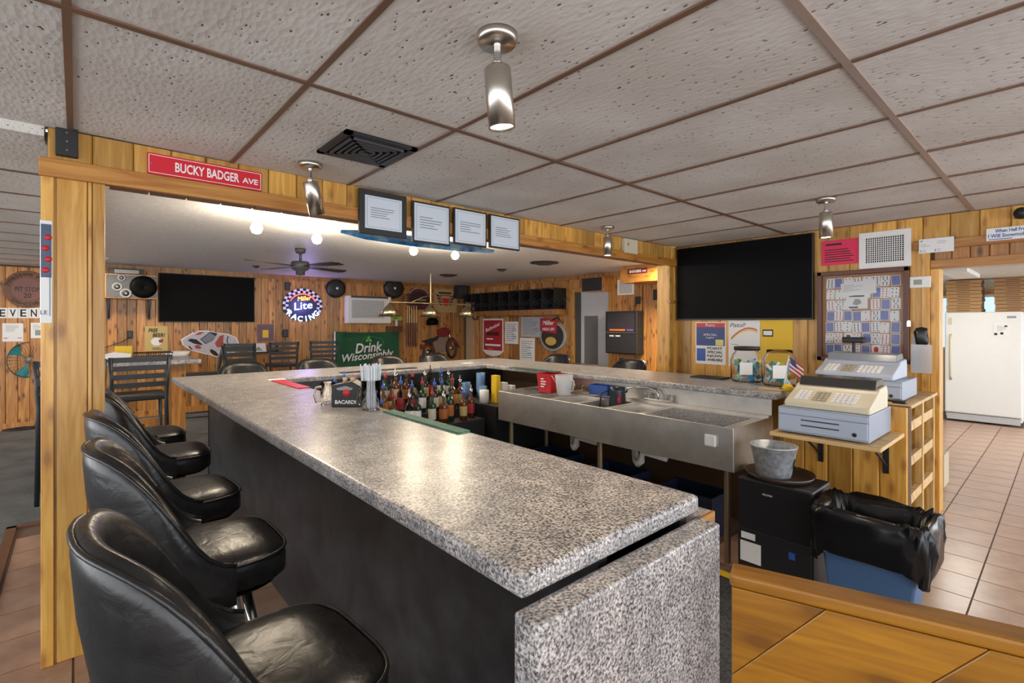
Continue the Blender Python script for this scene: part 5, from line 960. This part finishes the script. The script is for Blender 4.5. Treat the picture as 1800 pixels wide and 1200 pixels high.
# liquor bottles on stepped shelf
TI = [(3.98, 4.18, .69), (3.78, 3.98, .62), (3.55, 3.78, .55)]
for kk, (y0, y1, z) in enumerate(TI): tag(bx('liquor_riser', BLACK, None, 1.55, 2.80, y0, y1, 0, z), 'black liquor riser behind the far bar side, %s step' % ['highest', 'middle', 'lowest'][kk], 'shelf')
BC = [((.10, .03, .008), 'brown'), ((.015, .05, .02), 'green'), ((.6, .6, .58), 'clear'), ((.12, .045, .01), 'amber'), ((.02, .02, .02), 'black')]; CC = [(BLUE, 'blue pourer'), (plain((.3, .02, .02), .4), 'red cap'), (BLACK, 'black cap'), (BLUE, 'blue pourer'), (CHROME, 'silver pourer')]
LC = [(plain((.42, .13, .03), .5), 'orange'), (CREAM, 'cream'), (PAPER, 'white'), (plain((.3, .02, .03), .5), 'red'), (plain((.45, .36, .14), .5), 'mustard')]; rb = random.Random(9); used = {}
def bottle(X, Y, Z, k):
    (c, cn), (cm, cpn), (lm, ln) = BC[(k*7 + k//5) % 5], CC[(k*3 + k//4) % 5], LC[(k*4 + k//3) % 5]; hgt = rb.uniform(.25, .30); rr = rb.uniform(.032, .038)
    key = (cn, cpn, ln); used[key] = used.get(key, 0) + 1; row = ['back', 'middle', 'front'][0 if Z > .68 else 1 if Z > .6 else 2]
    t = thing('liquor_bottle', '%s glass bottle with %s label and %s on the %s step' % (cn, ln, cpn, row), 'bottle', (X, Y, Z), 0, 'liquor bottles on the stepped shelf')
    MB().lathe([(0, 0), (rr, 0), (rr, hgt*.58), (rr*.88, hgt*.64), (rr*.5, hgt*.69), (.013, hgt*.74), (.013, hgt*.94), (0, hgt*.94)], 18).build('body', glass(c, .05) if cn == 'clear' else plain(c, .12), t); MB().lathe([(rr + .0008, hgt*.14), (rr + .0012, hgt*.15), (rr + .0012, hgt*.46), (rr + .0008, hgt*.47)], 18).build('label', lm, t)
    MB().lathe([(.0145, hgt*.86), (.016, hgt*.87), (.016, hgt*.97), (.006, hgt*.985), (.004, hgt*1.12), (0, hgt*1.12)], 12).build('cap', cm, t)
k = 0
for (y0, y1, z), n_, xa, xb in zip(TI, (13, 11, 9), (1.62, 1.75, 1.85), (2.75, 2.75, 2.75)):
    for i in range(n_): bottle(xa + (xb - xa)*i/(n_-1) + rb.uniform(-.012, .012), (y0 + y1)/2 + rb.uniform(-.03, .03), z, k); k += 1
# corner by the sink: cups, menus, tissue
cb = tag(bx('corner_counter', BLACK, None, 2.86, 3.55, 3.45, 4.2, 0, .66), 'black corner counter between the liquor shelf and the sink', 'counter')
for i, (X, Y, n_) in enumerate(((3.12, 4.02, 6), (2.98, 4.08, 3), (3.05, 3.9, 2))):
    t = thing('cup_stack', 'stack of clear blue plastic cups behind the bar, %s' % ['tallest', 'shortest by the bottles', 'in front'][i], 'cups', (X, Y, .66))
    for q_ in range(n_): MB().lathe([(0, 0), (.035, 0), (.048, .10), (.046, .10), (.033, .004), (0, .004)], 20).build('cup', BGLASS, t, loc=(0, 0, .03*q_))
for i, (mm, lb, hh_) in enumerate(((YELLOW, 'yellow menu folder standing by the sink end', .26), (PAPER, 'white menu sheets standing by the sink end', .19), (PAPER, 'white card bundle standing beside the menus', .16))):
    tag(bx('menu', mm, None, 3.0 + .07*i, 3.05 + .07*i, 3.62 - .03*i, 3.70 - .03*i, .66, .66 + hh_, bevel=.002), lb, 'menu')
tag(MB().lathe([(0, 0), (.045, 0), (.045, .12), (.012, .12), (0, .12)], 20).build('tissue_roll', PAPER, loc=(2.93, 3.72, .66)), 'white paper roll standing beside the menus', 'paper roll')
# on the sink
rbk = thing('red_bucket', 'red sanitiser bucket with white print on the drainboard', 'bucket', (3.18, 3.08, SZ + .005)); q = MB(); q.add([(-.075,-.075,0),(.075,-.075,0),(.075,.075,0),(-.075,.075,0),(-.09,-.09,.17),(.09,-.09,.17),(.09,.09,.17),(-.09,.09,.17)], [(0,3,2,1),(0,1,5,4),(1,2,6,5),(2,3,7,6),(3,0,4,7)]); q.build('pail', RED, rbk, bevel=.006); MB().tube([(-.09, -.1, .16), (-.05, -.11, .10), (.05, -.11, .10), (.09, -.1, .16)], .003, 6).build('handle', PAPER, rbk); o = lines(rbk, .07, .09, 4, 0, PAPER, z=.07, th=.5, name='printed_label'); o.rotation_euler = (0, 0, -R(90)); o.location = (-.088, .0, .02)
pt2 = thing('plastic_pitcher', 'clear plastic pitcher beside the red bucket', 'pitcher', (3.14, 2.88, SZ + .005)); MB().lathe([(0, 0), (.06, 0), (.08, .17), (.077, .17), (.057, .006), (0, .006)], 24).build('jug', PLASTIC, pt2); MB().tube([(-.01, -.075, .15), (-.01, -.12, .13), (-.01, -.11, .05), (-.01, -.065, .04)], .007, 6).build('handle', PLASTIC, pt2)
bsk = thing('blue_basket', 'blue plastic basket on the sink back ledge', 'basket', (3.33, 2.62, SZ + .02)); q = MB(); q.box(-.05, .05, -.1, -.096, 0, .08).box(-.05, .05, .096, .1, 0, .08).box(-.05, -.046, -.1, .1, 0, .08).box(.046, .05, -.1, .1, 0, .08).box(-.05, .05, -.1, .1, 0, .004); q.build('tub', BLUE, bsk)
bl_ = thing('sink_canister', 'black canister with a red oval label standing in the sink', 'canister', (3.22, 2.38, SZ - .215)); MB().lathe([(0, 0), (.065, 0), (.068, .2), (.06, .3), (.06, .33), (0, .335)], 24).build('body', plain((.015, .02, .03), .3), bl_); MB().lathe([(0, .003), (.03, .003), (.033, 0)], 18, axis='-y').build('label', RED, bl_).location = (-.04, -.052, .24); MB().tube([(-.03, .06, .3), (-.08, .1, .28), (-.10, .1, .15), (-.05, .06, .1)], .008, 6).build('hose', BLACK, bl_)
for k, (Y, lb) in enumerate(((1.75, 'under the chrome faucet drainpipe'), (2.38, 'between the two white drain pipes'), (3.05, 'under the red bucket end of the sink'))):
    t = thing('storage_crate', 'dark blue crate with white label ' + lb, 'crate', (3.24, Y, 0), -R(90), 'dark blue crates under the sink')
    q = MB(); a, b_, hh_ = .2, .13, .27; q.box(-a, a, -b_, -b_+.012, 0, hh_).box(-a, a, b_-.012, b_, 0, hh_).box(-a, -a+.012, -b_+.012, b_-.012, 0, hh_).box(a-.012, a, -b_+.012, b_-.012, 0, hh_).box(-a+.012, a-.012, -b_+.012, b_-.012, 0, .012); q.build('shell', plain((.012, .02, .05), .45), t)
    panel(t, 'label', PAPER, .1, .06, -b_-.002, -b_, x=-.06, z=.19); panel(t, 'rim', plain((.02, .03, .07), .4), .41, .02, -b_-.008, -b_, z=hh_-.01)
